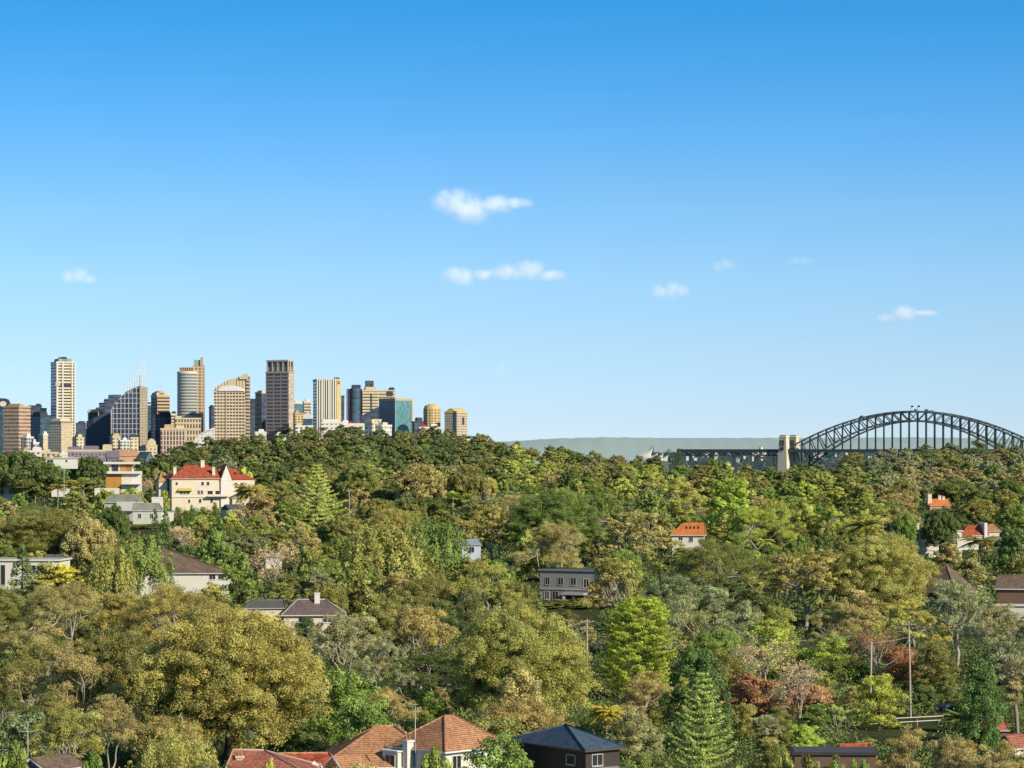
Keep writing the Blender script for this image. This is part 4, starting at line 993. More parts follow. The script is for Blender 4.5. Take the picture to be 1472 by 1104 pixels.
# stone pylons: two at each end, outside the trusses
for ex in (-1, 1):
    for sd_ in (-1, 1):
        px_ = ex * (Lb / 2 + 19); py_ = sd_ * 23
        base = bpy.data.objects.new('stone_pylon', None); COL.objects.link(base); base.parent = brid; base.location = (px_, py_, 0)
        mb = MB(); topz = ZC + 31
        def frust(z0, z1, w0, w1, d0, d1, mi=0):
            a = [(-w0, -d0, z0), (w0, -d0, z0), (w0, d0, z0), (-w0, d0, z0)]; b = [(-w1, -d1, z1), (w1, -d1, z1), (w1, d1, z1), (-w1, d1, z1)]
            for q in range(4): r = (q + 1) % 4; mb.face([a[q], a[r], b[r], b[q]], mi)
            mb.face(b, mi)
        frust(-2, zD - 3, 10.8, 9.6, 9.0, 8.2); frust(zD - 3 + .02, topz - 5, 8.8, 7.6, 7.5, 6.8); mb.build('shaft', GRAN, base)
        mb = MB(); frust(topz - 4.98, topz - 2.6, 8.3, 8.3, 7.4, 7.4); frust(topz - 2.58, topz, 7.0, 6.6, 6.0, 5.6); mb.build('cap', GRAN, base)
        mb = MB(); mb.box(-6.9, 6.9, -6.0, 6.0, topz + .03, topz + .6); mb.build('cap_roof', DARK, base)
        mb = MB()
        for q in (-3.4, 0, 3.4): mb.box(q - .9, q + .9, -8.0, -6.65, zD + 8, topz - 9)
        mb.build('slit_window', mat('shadowed slit', (.16, .12, .08), .9), base)
        mb = MB(); mb.box(-3.5, 3.5, -9.6, -7.9, zD - 1, zD + 5.5); mb.build('arch_opening', DARK, base)

# small houses on the far shore, and a light tower
hs_src = None
rr_ = random.Random(5)
for i in range(26):
    if i < 13: px, row = rr_.uniform(1005, 1124), rr_.uniform(650, 662)
    elif i < 23: px, row = rr_.uniform(1160, 1290), rr_.uniform(652, 660)
    else: px, row = rr_.uniform(975, 1010), rr_.uniform(655, 660)
    Y = 6050 - (row - 648) * 25 + rr_.uniform(-60, 60)
    if hs_src is None:
        mb = MB(); mb.box(-6, 6, -5, 5, -9, 5); mb.face([(-6.5, -5.5, 5), (6.5, -5.5, 5), (6.5, 0, 8.5), (-6.5, 0, 8.5)], 1); mb.face([(6.5, 5.5, 5), (-6.5, 5.5, 5), (-6.5, 0, 8.5), (6.5, 0, 8.5)], 1)
        hs_src = mb.build('small_house', [mat('far white wall', (.52, .52, .50), .8), mat('far roof', (.42, .24, .18), .8)]); o = hs_src
    else: o = hs_src.copy(); COL.objects.link(o)
    o.location = (X(px, Y), Y, Zr(row, Y)); k = rr_.uniform(.35, .7); o.scale = (k * rr_.uniform(.7, 1.6), k, k * rr_.uniform(.6, 1.1)); o.rotation_euler.z = rr_.uniform(-.6, .6)
    lab = 'small white house among dark trees on the shore left of the bridge pylons' if px < 1130 else 'small white house on the shore seen under the bridge deck'
    tag(o, lab, 'house', 'white houses on the far shore')
Y = 6400; t = thing('light_tower', 'thin pale tower above the far shore left of the pylons', 'tower', (X(1094, Y), Y, 0), 0)
mb = MB(); mb.cyl(0, 0, 0, Zr(643, Y), 4.5, 10); mb.build('shaft', WHITE, t); mb = MB(); mb.cyl(0, 0, Zr(643, Y) + .03, Zr(640.5, Y), 3.2, 10, 0, 1.0); mb.build('cap', TAN, t)
# far shore woodland crowns
lv = Leaves(); keep_rng = rng; rng = np.random.default_rng(99)
for i in range(190):
    px = rng.uniform(955, 1480); Y = rng.uniform(6150, 6600); row = rng.uniform(646.5, 668); lv.clump(np.array([X(px, Y), Y, Zr(row, Y) - 6]), rng.uniform(5, 13), 60, 4.5, .7, .8, .5, .3, .5 + rng.normal() * .15, .1)
me = lv.mesh('far_woodland', LEAFB); o = bpy.data.objects.new('far_woodland', me); COL.objects.link(o); o.color = (.045, .075, .065, 1); tag(o, 'blue green woodland along the far shore', 'woodland', None, 'stuff')
rng = keep_rng

# ------------------------------------------------------------------ clouds: thin vapour with an added glow
def cloud(px, row, w, h, dens, label, seed, puffs=7):
    Y = 9000.0; s_ = Y / F; rr = random.Random(seed); mb = MB()
    Wm, Hm = w * s_, h * s_
    import bmesh
    bm = bmesh.new()
    bmesh.ops.create_icosphere(bm, subdivisions=3, radius=1.0)
    me = bpy.data.meshes.new('cloud'); bm.to_mesh(me); bm.free()
    o = bpy.data.objects.new('cloud', me); COL.objects.link(o)
    o.location = (X(px, Y), Y, Zr(row, Y)); o.scale = (Wm * .62, Wm * .22, Hm * .72)
    m = bpy.data.materials.new('glowing vapour'); m.use_nodes = True; nt = m.node_tree; nt.nodes.clear()
    out = nd(nt, 'ShaderNodeOutputMaterial'); vs = nd(nt, 'ShaderNodeVolumeScatter'); nt.links.new(vs.outputs[0], out.inputs['Volume'])
    vs.inputs['Anisotropy'].default_value = -.5; glow = nd(nt, 'ShaderNodeEmission'); glow.inputs['Color'].default_value = (.86, .93, 1, 1); ad = nd(nt, 'ShaderNodeAddShader'); nt.links.new(vs.outputs[0], ad.inputs[0]); nt.links.new(glow.outputs[0], ad.inputs[1]); nt.links.new(ad.outputs[0], out.inputs['Volume'])   # added glow in place of light scattered many times inside the vapour
    vs.inputs['Color'].default_value = (.97, .99, 1, 1)
    tc = nd(nt, 'ShaderNodeTexCoord'); ob = tc.outputs['Object']
    # a few overlapping puffs in object space, their edges broken by noise
    dens_sock = None
    for (cx, cz, rx, rz) in (puffs if isinstance(puffs, (list, tuple)) else [(rr.uniform(-.5, -.25), rr.uniform(-.15, .1), .5, .6), (rr.uniform(-.1, .2), rr.uniform(-.1, .25), .5, .7), (rr.uniform(.3, .55), rr.uniform(-.2, .1), .45, .45)]):
        mp = nd(nt, 'ShaderNodeMapping'); mp.vector_type = 'TEXTURE'; mp.inputs['Location'].default_value = (cx, 0, cz); mp.inputs['Scale'].default_value = (rx, .9, rz)
        nt.links.new(ob, mp.inputs[0])
        ln = nd(nt, 'ShaderNodeVectorMath', op='LENGTH'); nt.links.new(mp.outputs[0], ln.inputs[0])
        v = mth(nt, 'MAXIMUM', mth(nt, 'SUBTRACT', 1.0, mth(nt, 'POWER', ln.outputs['Value'], 2.0)), 0.0)
        dens_sock = v if dens_sock is None else mth(nt, 'MAXIMUM', dens_sock, v)
    mp = nd(nt, 'ShaderNodeMapping'); mp.inputs['Location'].default_value = (seed * 3.1, seed * 1.7, 0); mp.inputs['Scale'].default_value = (w / h * 1.1, 1.4, 1.1); nt.links.new(ob, mp.inputs[0])
    no = nd(nt, 'ShaderNodeTexNoise'); no.inputs['Scale'].default_value = 1.5; no.inputs['Detail'].default_value = 8; no.inputs['Roughness'].default_value = .66; nt.links.new(mp.outputs[0], no.inputs['Vector'])
    d = mth(nt, 'MULTIPLY', dens_sock, mth(nt, 'MAXIMUM', mth(nt, 'SUBTRACT', mth(nt, 'ADD', mth(nt, 'MULTIPLY', dens_sock, .7), mth(nt, 'MULTIPLY', no.outputs[0], 4.0)), 1.95), 0.0))
    nt.links.new(mth(nt, 'MULTIPLY', d, dens * .75), vs.inputs['Density']); nt.links.new(mth(nt, 'MULTIPLY', d, dens * .20), glow.inputs['Strength'])
    me.materials.append(m)
    tag(o, label, 'cloud', 'small clouds in the blue sky')
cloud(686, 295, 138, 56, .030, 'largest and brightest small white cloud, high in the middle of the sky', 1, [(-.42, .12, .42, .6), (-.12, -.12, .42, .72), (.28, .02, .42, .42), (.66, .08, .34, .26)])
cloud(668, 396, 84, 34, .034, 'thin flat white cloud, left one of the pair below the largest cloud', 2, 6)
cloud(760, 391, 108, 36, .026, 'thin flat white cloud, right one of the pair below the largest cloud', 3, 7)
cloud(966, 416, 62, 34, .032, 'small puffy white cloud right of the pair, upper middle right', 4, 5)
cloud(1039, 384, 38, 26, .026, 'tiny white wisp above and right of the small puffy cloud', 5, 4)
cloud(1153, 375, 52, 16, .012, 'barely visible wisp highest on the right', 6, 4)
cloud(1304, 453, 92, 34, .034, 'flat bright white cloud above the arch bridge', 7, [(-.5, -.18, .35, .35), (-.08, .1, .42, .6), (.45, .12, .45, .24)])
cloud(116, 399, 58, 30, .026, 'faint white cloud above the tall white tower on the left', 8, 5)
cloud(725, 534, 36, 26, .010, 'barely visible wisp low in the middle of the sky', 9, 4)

# ------------------------------------------------------------------ houses among the trees
T_TERRA = tiles('terracotta tiles', (.47, .235, .125), .36, .30, .45, .5)
T_RED = tiles('red tiles', (.42, .10, .05), .5, .4, .7, .35)
T_REDP = tiles('weathered red tiles', (.40, .15, .10), .36, .3, .5, .5)
T_ORANGE = tiles('orange tiles', (.62, .20, .06), .45, .35, .25, .3)
T_BROWN = tiles('brown tiles', (.19, .135, .10), .4, .32, .5, .4)
T_PURPLE = tiles('purple brown tiles', (.17, .125, .12), .4, .32, .35, .35)
T_NAVY = tiles('navy tiles', (.07, .115, .165), .36, .3, .35, .45)
T_SAGE = tiles('sage roof sheet', (.27, .28, .22), 30, .5, .12, .05)
M_GREYROOF = mat('pale sheet roof', (.50, .48, .44), .6, .4, .2)
M_DARKROOF = mat('dark flat roof', (.09, .09, .095), .7, .5, .3)
M_CREAMW = mat('warm cream render', (.72, .63, .48), .85, .5, .12)
M_WHITEW = mat('white house render', (.74, .70, .62), .8, .5, .12)
M_GREYW = mat('grey house render', (.29, .28, .26), .85, .4, .2)
M_SAGEW = mat('sage weatherboard', (.56, .56, .46), .8, .5, .12)
M_BRICKW = mat('brown brick wall', (.16, .10, .07), .9, 1.5, .3)
M_TIMBER = mat('honey timber', (.52, .26, .06), .6, 2.0, .3)
M_TRIM = mat('white trim', (.78, .75, .68), .6, 1, .08)
M_PANE = mat('dark window glass', (.03, .036, .042), .12, 3, .4, 0, .6)
M_GUTTER = mat('grey gutter', (.45, .43, .40), .6, 1, .15)
M_ASPHALT = mat('asphalt', (.055, .055, .06), .9, .8, .25)
M_PAINTL = mat('road paint', (.70, .69, .64), .7, 1.0, .2)
M_WOOD = mat('weathered pole wood', (.42, .36, .28), .9, 1.2, .25)
M_CAB = mat('cable', (.36, .35, .33), .7, .1, .1)

def rootz(x, Y): return ground(x, Y) - .4
def window(t, axis, at, u0, u1, z0, z1, mullions=1, frame=M_TRIM):
    """a window on the wall x=0 (axis 'x') or y=0 (axis 'y') of thing t: frame with its pane"""
    mb = MB(); f = .10; d = .09
    def B(m, a0, a1, b0, b1, o0, o1):
        if axis == 'y': m.box(a0, a1, at - o1, at - o0, b0, b1)
        else: m.box(at - o1, at - o0, a0, a1, b0, b1)
    B(mb, u0 - f, u0, z0 - f, z1 + f, .02, d); B(mb, u1, u1 + f, z0 - f, z1 + f, .02, d)
    B(mb, u0, u1, z1, z1 + f, .02, d); B(mb, u0 - .08, u1 + .08, z0 - f - .06, z0, .02, d + .08)
    for k in range(mullions):
        q = u0 + (u1 - u0) * (k + 1) / (mullions + 1); B(mb, q - .04, q + .04, z0, z1, .03, d - .01)
    w = mb.build('window', frame, t)
    mb = MB(); B(mb, u0, u1, z0, z1, .012, .028); mb.build('pane', M_PANE, w)
    return w
def chimney(t, x, y, z0, z1, w=.9, d=.7, m=M_WHITEW, parent=None):
    mb = MB(); mb.box(x, x + w, y, y + d, z0, z1); mb.box(x - .1, x + w + .1, y - .1, y + d + .1, z1 + .005, z1 + .25)
    for q in (.25, .7): mb.cyl(x + w * q, y + d * .5, z1 + .255, z1 + .75, .14, 8, 1, .12)
    return mb.build('chimney', [m, T_TERRA], parent or t)
def hip(mb, x0, x1, y0, y1, ze, zr, il, ir, o=.5, mi=0, th=.18):
    """hipped roof: eave rectangle with overhang o; il / ir are the ridge insets at the two ends (0 = gable)"""
    X0, X1, Y0, Y1 = x0 - o, x1 + o, y0 - o, y1 + o; ym = (y0 + y1) / 2
    A, B, C, D = (X0, Y0, ze), (X1, Y0, ze), (X1, Y1, ze), (X0, Y1, ze)
    Rl, Rr = (X0 + il, ym, zr), (X1 - ir, ym, zr)
    if X0 + il >= X1 - ir - .02:
        Rl = Rr = ((X0 + il + X1 - ir) / 2, ym, zr); mb.face([A, B, Rl], mi); mb.face([C, D, Rl], mi)
    else: mb.face([A, B, Rr, Rl], mi); mb.face([C, D, Rl, Rr], mi)
    mb.face([D, A, Rl], mi); mb.face([B, C, Rr], mi)
def house(name, label, px, row, Y, a, Wd, Dp, rise, roof, wall, il=None, ir=None, wins=(), cat='house', group=None, o=.55, flat=False, cap=None, trim=M_GUTTER, zdown=None):
    """row: photo row of the eave at the near corner px; local x runs along the right wall, y along the left wall, z up from the eave"""
    x = X(px, Y); zE = Zr(row, Y)
    t = thing(name, label, cat, (x, Y, zE), R(a), group)
    zg = (ground(x, Y) - zE) - 3.0 if zdown is None else -zdown
    mb = MB(); mb.box(0, Wd, 0, Dp, zg, -.02)
    if not flat:
        for q, ins in ((0, il), (Wd, ir)):
            if ins == 0:
                pts = [(q, Dp, -.02), (q, 0, -.02), (q, Dp / 2, rise - .12)]
                mb.face(pts if q == 0 else [pts[1], pts[0], pts[2]])
    mb.build('wall', wall, t)
    if flat:
        mb = MB(); mb.box(-o, Wd + o, -o, Dp + o, 0, .35); mb.box(-o + .25, Wd + o - .25, -o + .25, Dp + o - .25, .352, .40, 1); rf = mb.build('roof', [trim, roof], t)
    else:
        il = min(Wd / 2, Dp / 2) if il is None else il; ir = min(Wd / 2, Dp / 2) if ir is None else ir
        mb = MB(); hip(mb, 0, Wd, 0, Dp, 0, rise, il, ir, o); rf = mb.build('roof', roof, t)
        # ridge and hip cappings
        mb = MB(); ym = Dp / 2; p0 = (-o + il, ym, rise + .03); p1 = (Wd + o - ir, ym, rise + .03)
        if p0[0] > p1[0]: p0 = p1 = ((p0[0] + p1[0]) / 2, ym, rise + .03)
        else: mb.tube([p0, p1], .13, 5)
        for c, p in (((-o, -o, .05), p0), ((-o, Dp + o, .05), p0), ((Wd + o, -o, .05), p1), ((Wd + o, Dp + o, .05), p1)): mb.tube([c, p], .11, 5)
        mb.build('ridge_capping', cap or roof, rf)
        mb = MB()
        for q in ((-o - .1, Wd + o + .1, -o - .12, -o + .02), (-o - .1, Wd + o + .1, Dp + o - .02, Dp + o + .12)): mb.box(q[0], q[1], q[2], q[3], -.2, -.012)
        for q in ((-o - .12, -o - .01), (Wd + o + .01, Wd + o + .12)): mb.box(q[0], q[1], -o + .03, Dp + o - .03, -.2, -.012)
        mb.build('gutter', trim, rf)
    for w in wins: window(t, *w)
    t['roof'] = rf.name
    return t

HOLD = []      # photo rectangles that trees nearer than Y keep clear of
def keep(x0, x1, y0, y1, Y): HOLD.append((x0, x1, y0, y1, Y))

# --- nearest houses along the bottom
t = house('tiled_house', 'terracotta pyramid roofed house with white bay, in the middle of the bottom edge', 640, 1080, 330, 46, 10.2, 9.3, 3.6, T_TERRA, M_WHITEW, 4.9, 4.6,
          [('x', 0, 6.6, 8.3, -2.3, -.6, 1), ('y', 0, 1.2, 2.6, -2.2, -.7, 1)], cap=T_TERRA, trim=M_TRIM)
chimney(t, -1.25, 5.3, -6, .75, 1.05, .8)
mb = MB(); mb.box(-1.9, -.02, 6.3, 9.0, -6, -.45); mb.build('bay', M_WHITEW, t)
mb = MB(); mb.box(-2.2, -.03, 6.1, 9.2, -.44, -.28); mb.build('bay_roof', M_TRIM, t)
window(t, 'x', -1.9, 6.8, 8.4, -2.6, -.9, 1)
keep(555, 715, 1026, 1100, 330)
t = house('tiled_house', 'long terracotta roofed wing running down to the bottom edge, left of the pyramid roof', 463, 1103, 333, 6, 15, 12.5, 4.3, T_TERRA, M_WHITEW, 7.6, 6.5, cap=T_TERRA, trim=M_TRIM)
keep(463, 600, 1046, 1104, 333)
t = house('gabled_porch', 'small white gabled porch with an orange roof at the bottom edge', 492, 1106, 318, 40, 4.2, 3.0, 1.25, T_TERRA, M_GREYW, 0, 0, cat='porch', o=.25, trim=M_TRIM)
mb = MB()
for s_ in (0, 1): mb.tube([(-.32, -.3 if s_ == 0 else 3.3, 0), (-.32, 1.5, 1.36)], .10, 4)
mb.build('barge_board', M_TRIM, t)
keep(490, 535, 1088, 1104, 318)
t = house('tiled_house', 'worn brown red tiled house with white barge, at the bottom edge left of centre', 331, 1109, 316, -8, 8.6, 7.0, 2.1, T_REDP, M_CREAMW, 0, 6.0, cap=mat('pale mortar', (.5, .38, .3), .9), trim=M_TRIM)
chimney(t, .3, 1.6, -2, 1.35, .7, .6, M_CREAMW)
keep(322, 432, 1074, 1104, 316)
t = house('tiled_house', 'small red tiled roof with a white gable tip, between the two bottom edge roofs', 392, 1101, 322, 4, 7, 5.6, 1.15, T_RED, M_WHITEW, 1.2, 1.0, cap=T_TERRA, trim=M_TRIM)
mb = MB(); mb.face([(3.4, -1.4, -.8), (6.3, -1.4, -.8), (4.9, -1.4, .75)]); mb.build('white_gable', M_TRIM, t)
keep(400, 470, 1086, 1104, 318)
t = house('blue_roofed_house', 'dark walled house under a navy blue tiled hip roof at the bottom edge', 842, 1078, 334, 38, 5.4, 14.6, 2.35, T_NAVY, mat('dark stained boards', (.055, .045, .038), .8), 3.4, 3.3, [('x', 0, 2.0, 3.6, -2.0, -.9, 0, M_GUTTER), ('y', 0, 1.0, 2.6, -2.0, -.7, 1, M_GUTTER)], trim=mat('brown fascia', (.10, .07, .05), .7))
mb = MB(); mb.box(.4, 4.6, -2.1, -.02, -6, -2.5); mb.build('sunroom_wall', mat('bluish white boards', (.55, .58, .62), .7), t)
mb = MB(); mb.box(.1, 4.9, -2.5, -.03, -2.49, -2.3); mb.build('sunroom_roof', M_GUTTER, t)
window(t, 'y', -2.1, .8, 2.2, -4.4, -3.0, 1); window(t, 'y', -2.1, 2.7, 4.2, -4.4, -3.0, 1)
keep(742, 888, 1038, 1104, 334)
# bottom right
t = house('flat_garage', 'dark flat roofed garage in shade at the bottom right', 1142, 1085, 337, -3, 10.0, 6, 0, M_DARKROOF, M_BRICKW, flat=True, cat='garage', o=.3, trim=mat('dark fascia', (.05, .045, .045), .7), wins=[('y', 0, 1.2, 3.0, -2.0, -.9, 1, M_GUTTER)])
keep(1135, 1250, 1076, 1104, 337)
t = house('red_shed', 'low shed with a bright red tiled roof behind the dark garage', 1211, 1082, 345, 6, 3.6, 3.0, .85, T_RED, M_BRICKW, .1, .1, cat='shed', o=.2)
keep(1210, 1256, 1070, 1082, 345)
t = house('tiled_house', 'low house with a weathered red tiled roof near the bottom right corner', 1401, 1050, 425, 9, 5.2, 5.0, 1.8, T_REDP, M_BRICKW, 2.2, .2, o=.3)
keep(1396, 1452, 1033, 1050, 425)
t = house('tiled_house', 'red tiled roof with a white barge cut off by the right edge', 1459, 1076, 400, 30, 6, 4, 1.7, T_REDP, M_WHITEW, 0, 0, o=.3, trim=M_TRIM)
keep(1457, 1472, 1056, 1076, 400)
# bottom left corner
t = house('white_barge_house', 'brown roofed cottage with a white barge board, low at the bottom left', 66, 1108, 322, 52, 6, 4.5, 1.3, T_BROWN, M_WHITEW, 0, 0, o=.3, trim=M_TRIM)
mb = MB()
for s_ in (0, 1): mb.tube([(-.4, -.4 if s_ == 0 else 4.9, -.1), (-.4, 2.25, 1.2)], .16, 4)
mb.build('barge_board', M_TRIM, t)
keep(56, 92, 1083, 1104, 322)

# --- middle distance
t = house('purple_roofed_house', 'house with a purple brown roof and a white chimney, half hidden left of centre', 408, 884, 560, 5, 12.2, 8.6, 2.9, T_PURPLE, M_CREAMW, 3.4, 4.2, [('y', 0, 3.0, 4.6, -1.5, -.5, 1), ('y', 0, 8.0, 9.8, -1.5, -.5, 1)], cap=M_GUTTER, trim=M_CREAMW)
chimney(t, 6.3, 3.0, .5, 4.1, 1.1, .8, M_WHITEW, bpy.data.objects[t['roof']])
keep(372, 498, 853, 890, 560)
t = house('sheet_roofed_wing', 'grey sheet metal roofed wing joined to the purple brown roof', 352, 874, 566, 5, 8.0, 7, 1.4, mat('dark sheet roof', (.13, .125, .12), .55, .6, .25), M_CREAMW, 1.5, .3, cat='house', o=.3)
t = house('brown_roofed_house', 'large brown tiled hip roof with white eaves, left of centre', 188, 824, 735, 3, 26.2, 15, 6.2, T_BROWN, M_WHITEW, 6.5, 17.5, [('y', 0, 21.0, 22.6, -1.7, -.4, 1), ('y', 0, 23.4, 24.8, -1.7, -.4, 1)], trim=M_TRIM)
keep(226, 334, 785, 840, 735)
t = house('white_flat_house', 'white modernist house with a pale flat roof at the left edge', -22, 806, 745, -4, 20.5, 13, 0, M_GREYROOF, M_WHITEW, flat=True, trim=M_TRIM, wins=[('y', 0, 4.5, 5.6, -6.5, -1.2, 0, M_GUTTER), ('y', 0, 11, 14, -3.4, -1.2, 2, M_TRIM)])
keep(0, 18, 790, 840, 745); keep(38, 95, 790, 806, 745)
t = house('flat_roofed_house', 'dark grey skillion roofed house among palms right of the white modernist house', 50, 806, 775, 3, 9, 8, 1.5, mat('dark slate sheet', (.14, .13, .13), .6), M_BRICKW, 2, 2)
# mansion
t = house('mansion', 'three storey cream mansion with red tiled roofs on the hillside left of centre', 247, 688, 1150, 17, 24.0, 17, 5.6, T_RED, M_CREAMW, 8.0, 7.5, o=.6, trim=M_CREAMW, zdown=30)
for (u0, u1, z0, z1, mu) in ((1.6, 2.5, -2.7, -1.5, 0), (12.5, 13.6, -2.9, -1.4, 0), (14.8, 15.9, -2.9, -1.4, 0), (3.4, 4.6, -6.6, -5.4, 1), (4.9, 6.0, -6.6, -5.4, 1), (6.3, 7.4, -6.6, -5.4, 1), (10.9, 11.9, -6.6, -5.0, 1), (12.3, 13.3, -6.6, -5.0, 1),
                         (15.2, 17.4, -6.9, -5.2, 0), (18.5, 20.2, -6.9, -5.2, 0), (6.9, 7.8, -10.2, -8.8, 0), (11.5, 12.5, -10.2, -8.6, 0), (16.4, 17.4, -10.2, -8.6, 0)):
    window(t, 'y', 0, u0, u1, z0, z1, mu)
mb = MB(); mb.face([(2.2, -1.6, -5.1), (8.6, -1.6, -5.1), (8.0, -.1, -3.9), (2.8, -.1, -3.9)]); mb.face([(2.2, -1.6, -5.1), (2.8, -.1, -3.9), (2.2, -.1, -5.1)]); mb.face([(8.6, -1.6, -5.1), (8.6, -.1, -5.1), (8.0, -.1, -3.9)]); mb.build('awning', mat('yellow canvas', (.55, .42, .10), .8), t)
mb = MB(); mb.box(.0, 24.3, -.35, -.02, -7.9, -7.6); mb.box(14.6, 23.8, -2.6, -.36, -7.6, -7.4); mb.box(14.6, 23.8, -2.6, -2.45, -7.38, -6.6); mb.build('balcony', M_CREAMW, t)
rf = bpy.data.objects[t['roof']]
chimney(t, 1.2, 3, 1.0, 4.6, 1.3, 1.1, M_CREAMW, rf); chimney(t, 13.6, 7, 3.8, 7.4, 1.6, 1.2, M_CREAMW, rf); chimney(t, 17.5, 1.6, 1.2, 4.6, 1.2, 1, M_CREAMW, rf)
mb = MB(); mb.face([(20.6, -.9, -.8), (25.4, -.9, -.8), (23.0, -.9, 5.6)]); mb.box(20.7, 25.3, -.88, 3, -12, -.82); mb.build('white_gable', M_WHITEW, t)
mb = MB(); mb.face([(20.3, -1.0, -.9), (23.0, -1.0, 5.9), (23.0, 8, 5.9), (20.3, 8, -.9)]); mb.face([(25.7, -1.0, -.9), (25.7, 8, -.9), (23.0, 8, 5.9), (23.0, -1.0, 5.9)]); mb.build('gable_roof', T_RED, t)
mb = MB(); mb.box(25.5, 35.5, 1.0, 14, -16, -.4); mb.build('east_wing', M_CREAMW, t)
mb = MB(); hip(mb, 25.5, 35.5, 1.0, 14, -.38, 4.2, .4, 8.5, .6); ew = mb.build('wing_roof', T_RED, t)
for q in (27.5, 30.0):
    mb = MB(); mb.box(q, q + .9, 3.2, 4.2, 2.0, 2.6); mb.build('skylight', M_PANE, ew)
for (u0, u1, z0, z1, mu) in ((27, 28, -3.4, -1.8, 0), (29.5, 30.5, -3.4, -1.8, 0), (32, 33, -6.6, -5, 1), (28, 29.4, -6.8, -5, 1)): window(t, 'y', 1.0, u0, u1, z0, z1, mu)
mb = MB(); hip(mb, -4.5, -.8, 6, 15, -1.5, 1.6, 1.7, .5, .3); mb.box(-4.4, -.85, 6.1, 14.9, -20, -1.52, 1); mb.build('side_wing', [tiles('pale orange tiles', (.55, .30, .14), .5, .4), M_CREAMW], t)
keep(228, 358, 664, 728, 1150)
# a red umbrella-roofed pavilion by the mansion, and slate roofed lodge
t = house('lodge', 'small dark slate roofed lodge with a white gable below the mansion', 330, 733, 1090, 38, 7, 6, 2.0, M_DARKROOF, M_WHITEW, 0, .3, o=.3, trim=M_TRIM); keep(322, 348, 718, 736, 1090)
t = house('pavilion', 'small straw coloured hipped pavilion roof right of the mansion wall', 334, 716, 1130, 20, 5, 5, 1.6, tiles('straw tiles', (.52, .36, .18), .5, .4), M_CREAMW, 2.6, 2.6, cat='pavilion', o=.4); keep(332, 354, 708, 720, 1130)
# two sage cottages
t = house('sage_cottage', 'sage roofed white cottage with gabled right end, upper of the pair on the left hillside', 150, 722, 1085, -10, 13.0, 8, 3.0, T_SAGE, M_SAGEW, 2.2, 0, [('y', 0, 4, 5.6, -2.2, -.7, 1), ('y', 0, 7, 8.6, -2.2, -.7, 1)], o=.4, trim=M_TRIM)
mb = MB(); mb.box(5.5, 12.6, -1.6, -.02, -3.4, .3); mb.build('dormer', M_WHITEW, t); keep(142, 200, 711, 742, 1085)
t = house('sage_cottage', 'sage roofed two storey cottage, lower one of the pair on the left hillside', 191, 734, 1060, 5, 11.0, 8, 2.8, T_SAGE, M_SAGEW, .4, 1.6, [('y', 0, 2.0, 3.2, -3.0, -1.2, 1), ('y', 0, 6.6, 7.8, -3.0, -1.2, 1)], o=.4, trim=M_TRIM)
mb = MB(); mb.box(8.4, 15.5, 3, 9, -9, -.6); mb.build('side_wall', M_WHITEW, t); mb = MB(); mb.box(8.2, 15.8, 2.8, 9.2, -.58, -.3); mb.build('blue_roof', mat('blue sheet', (.25, .30, .45), .5), t); keep(190, 252, 722, 765, 1060)
t = house('white_block_house', 'small white flat roofed block just above the lower sage cottage', 218, 716, 1110, 5, 4.5, 4, 0, M_WHITEW, M_WHITEW, flat=True, o=.1, trim=M_TRIM)
# modern slab house
t = thing('slab_house', 'modern house of white slabs and honey timber panels on the left hilltop', 'house', (X(150, 1290), 1290, Zr(681, 1290)), R(4))
s_ = 1290 / F
for (x0, x1, r0, r1) in ((-1, 49, 664, 667.2), (4, 52, 677.5, 681)):
    mb = MB(); mb.box(x0 * s_, x1 * s_, -1.5, 12, (681 - r1) * s_, (681 - r0) * s_); mb.build('roof_slab', M_WHITEW, t)
for i, (x0, x1, m) in enumerate(((7, 10, M_CREAMW), (10, 13, M_DARKROOF), (13, 20, M_PANE), (20, 22, M_CREAMW), (22, 32, M_TIMBER), (32.2, 39, mat('dark honey timber', (.40, .17, .04), .6)), (39.2, 40.5, M_CREAMW))):
    mb = MB(); mb.box(x0 * s_, x1 * s_, .3 + .05 * (i % 2), 9, 3.52 * s_, 13.78 * s_); mb.build('wall_panel', m, t)
for i, (x0, x1, m) in enumerate(((2, 14, M_TIMBER), (14.2, 24, M_TIMBER), (24.2, 38, M_CREAMW), (38.2, 52, M_WHITEW))):
    mb = MB(); mb.box(x0 * s_, x1 * s_, .5 + .05 * (i % 2), 9, -9.0, -.02); mb.build('lower_wall', m, t)
mb = MB(); mb.box(26 * s_, 52 * s_, -2.5, .3, -5, -4.6); mb.build('terrace_slab', M_WHITEW, t)
keep(148, 206, 662, 704, 1290)
t = house('white_flat_house', 'white flat roofed house with dark windows behind trees on the left hilltop', 66, 659, 1330, 3, 14.5, 9, 0, M_WHITEW, M_WHITEW, flat=True, trim=M_WHITEW, zdown=5, wins=[('y', 0, .6, 3.5, -2.6, -.7, 1, M_GUTTER), ('y', 0, 9.5, 10.4, -1.6, -.8, 0, M_GUTTER)]); keep(66, 96, 655, 671, 1330)
t = house('white_flat_house', 'white terrace house below a terracotta roof corner at the left edge', -14, 690, 1180, 5, 11.5, 8, 0, M_WHITEW, M_WHITEW, flat=True, trim=M_TRIM, wins=[('y', 0, 5.5, 9.5, -2.4, -.5, 2, M_TRIM)]); keep(0, 22, 680, 700, 1180)
mb = MB(); hip(mb, -1, 7.5, 3, 9, .5, 3.0, 2, 2.5, .4); mb.build('tiled_roof', T_ORANGE, t)
t = house('flat_roofed_house', 'long low house with a pale sheet roof among trees on the left', 47, 748, 960, 3, 9.5, 6, .9, M_GREYROOF, M_CREAMW, .5, .8, o=.4); keep(46, 86, 740, 750, 960)
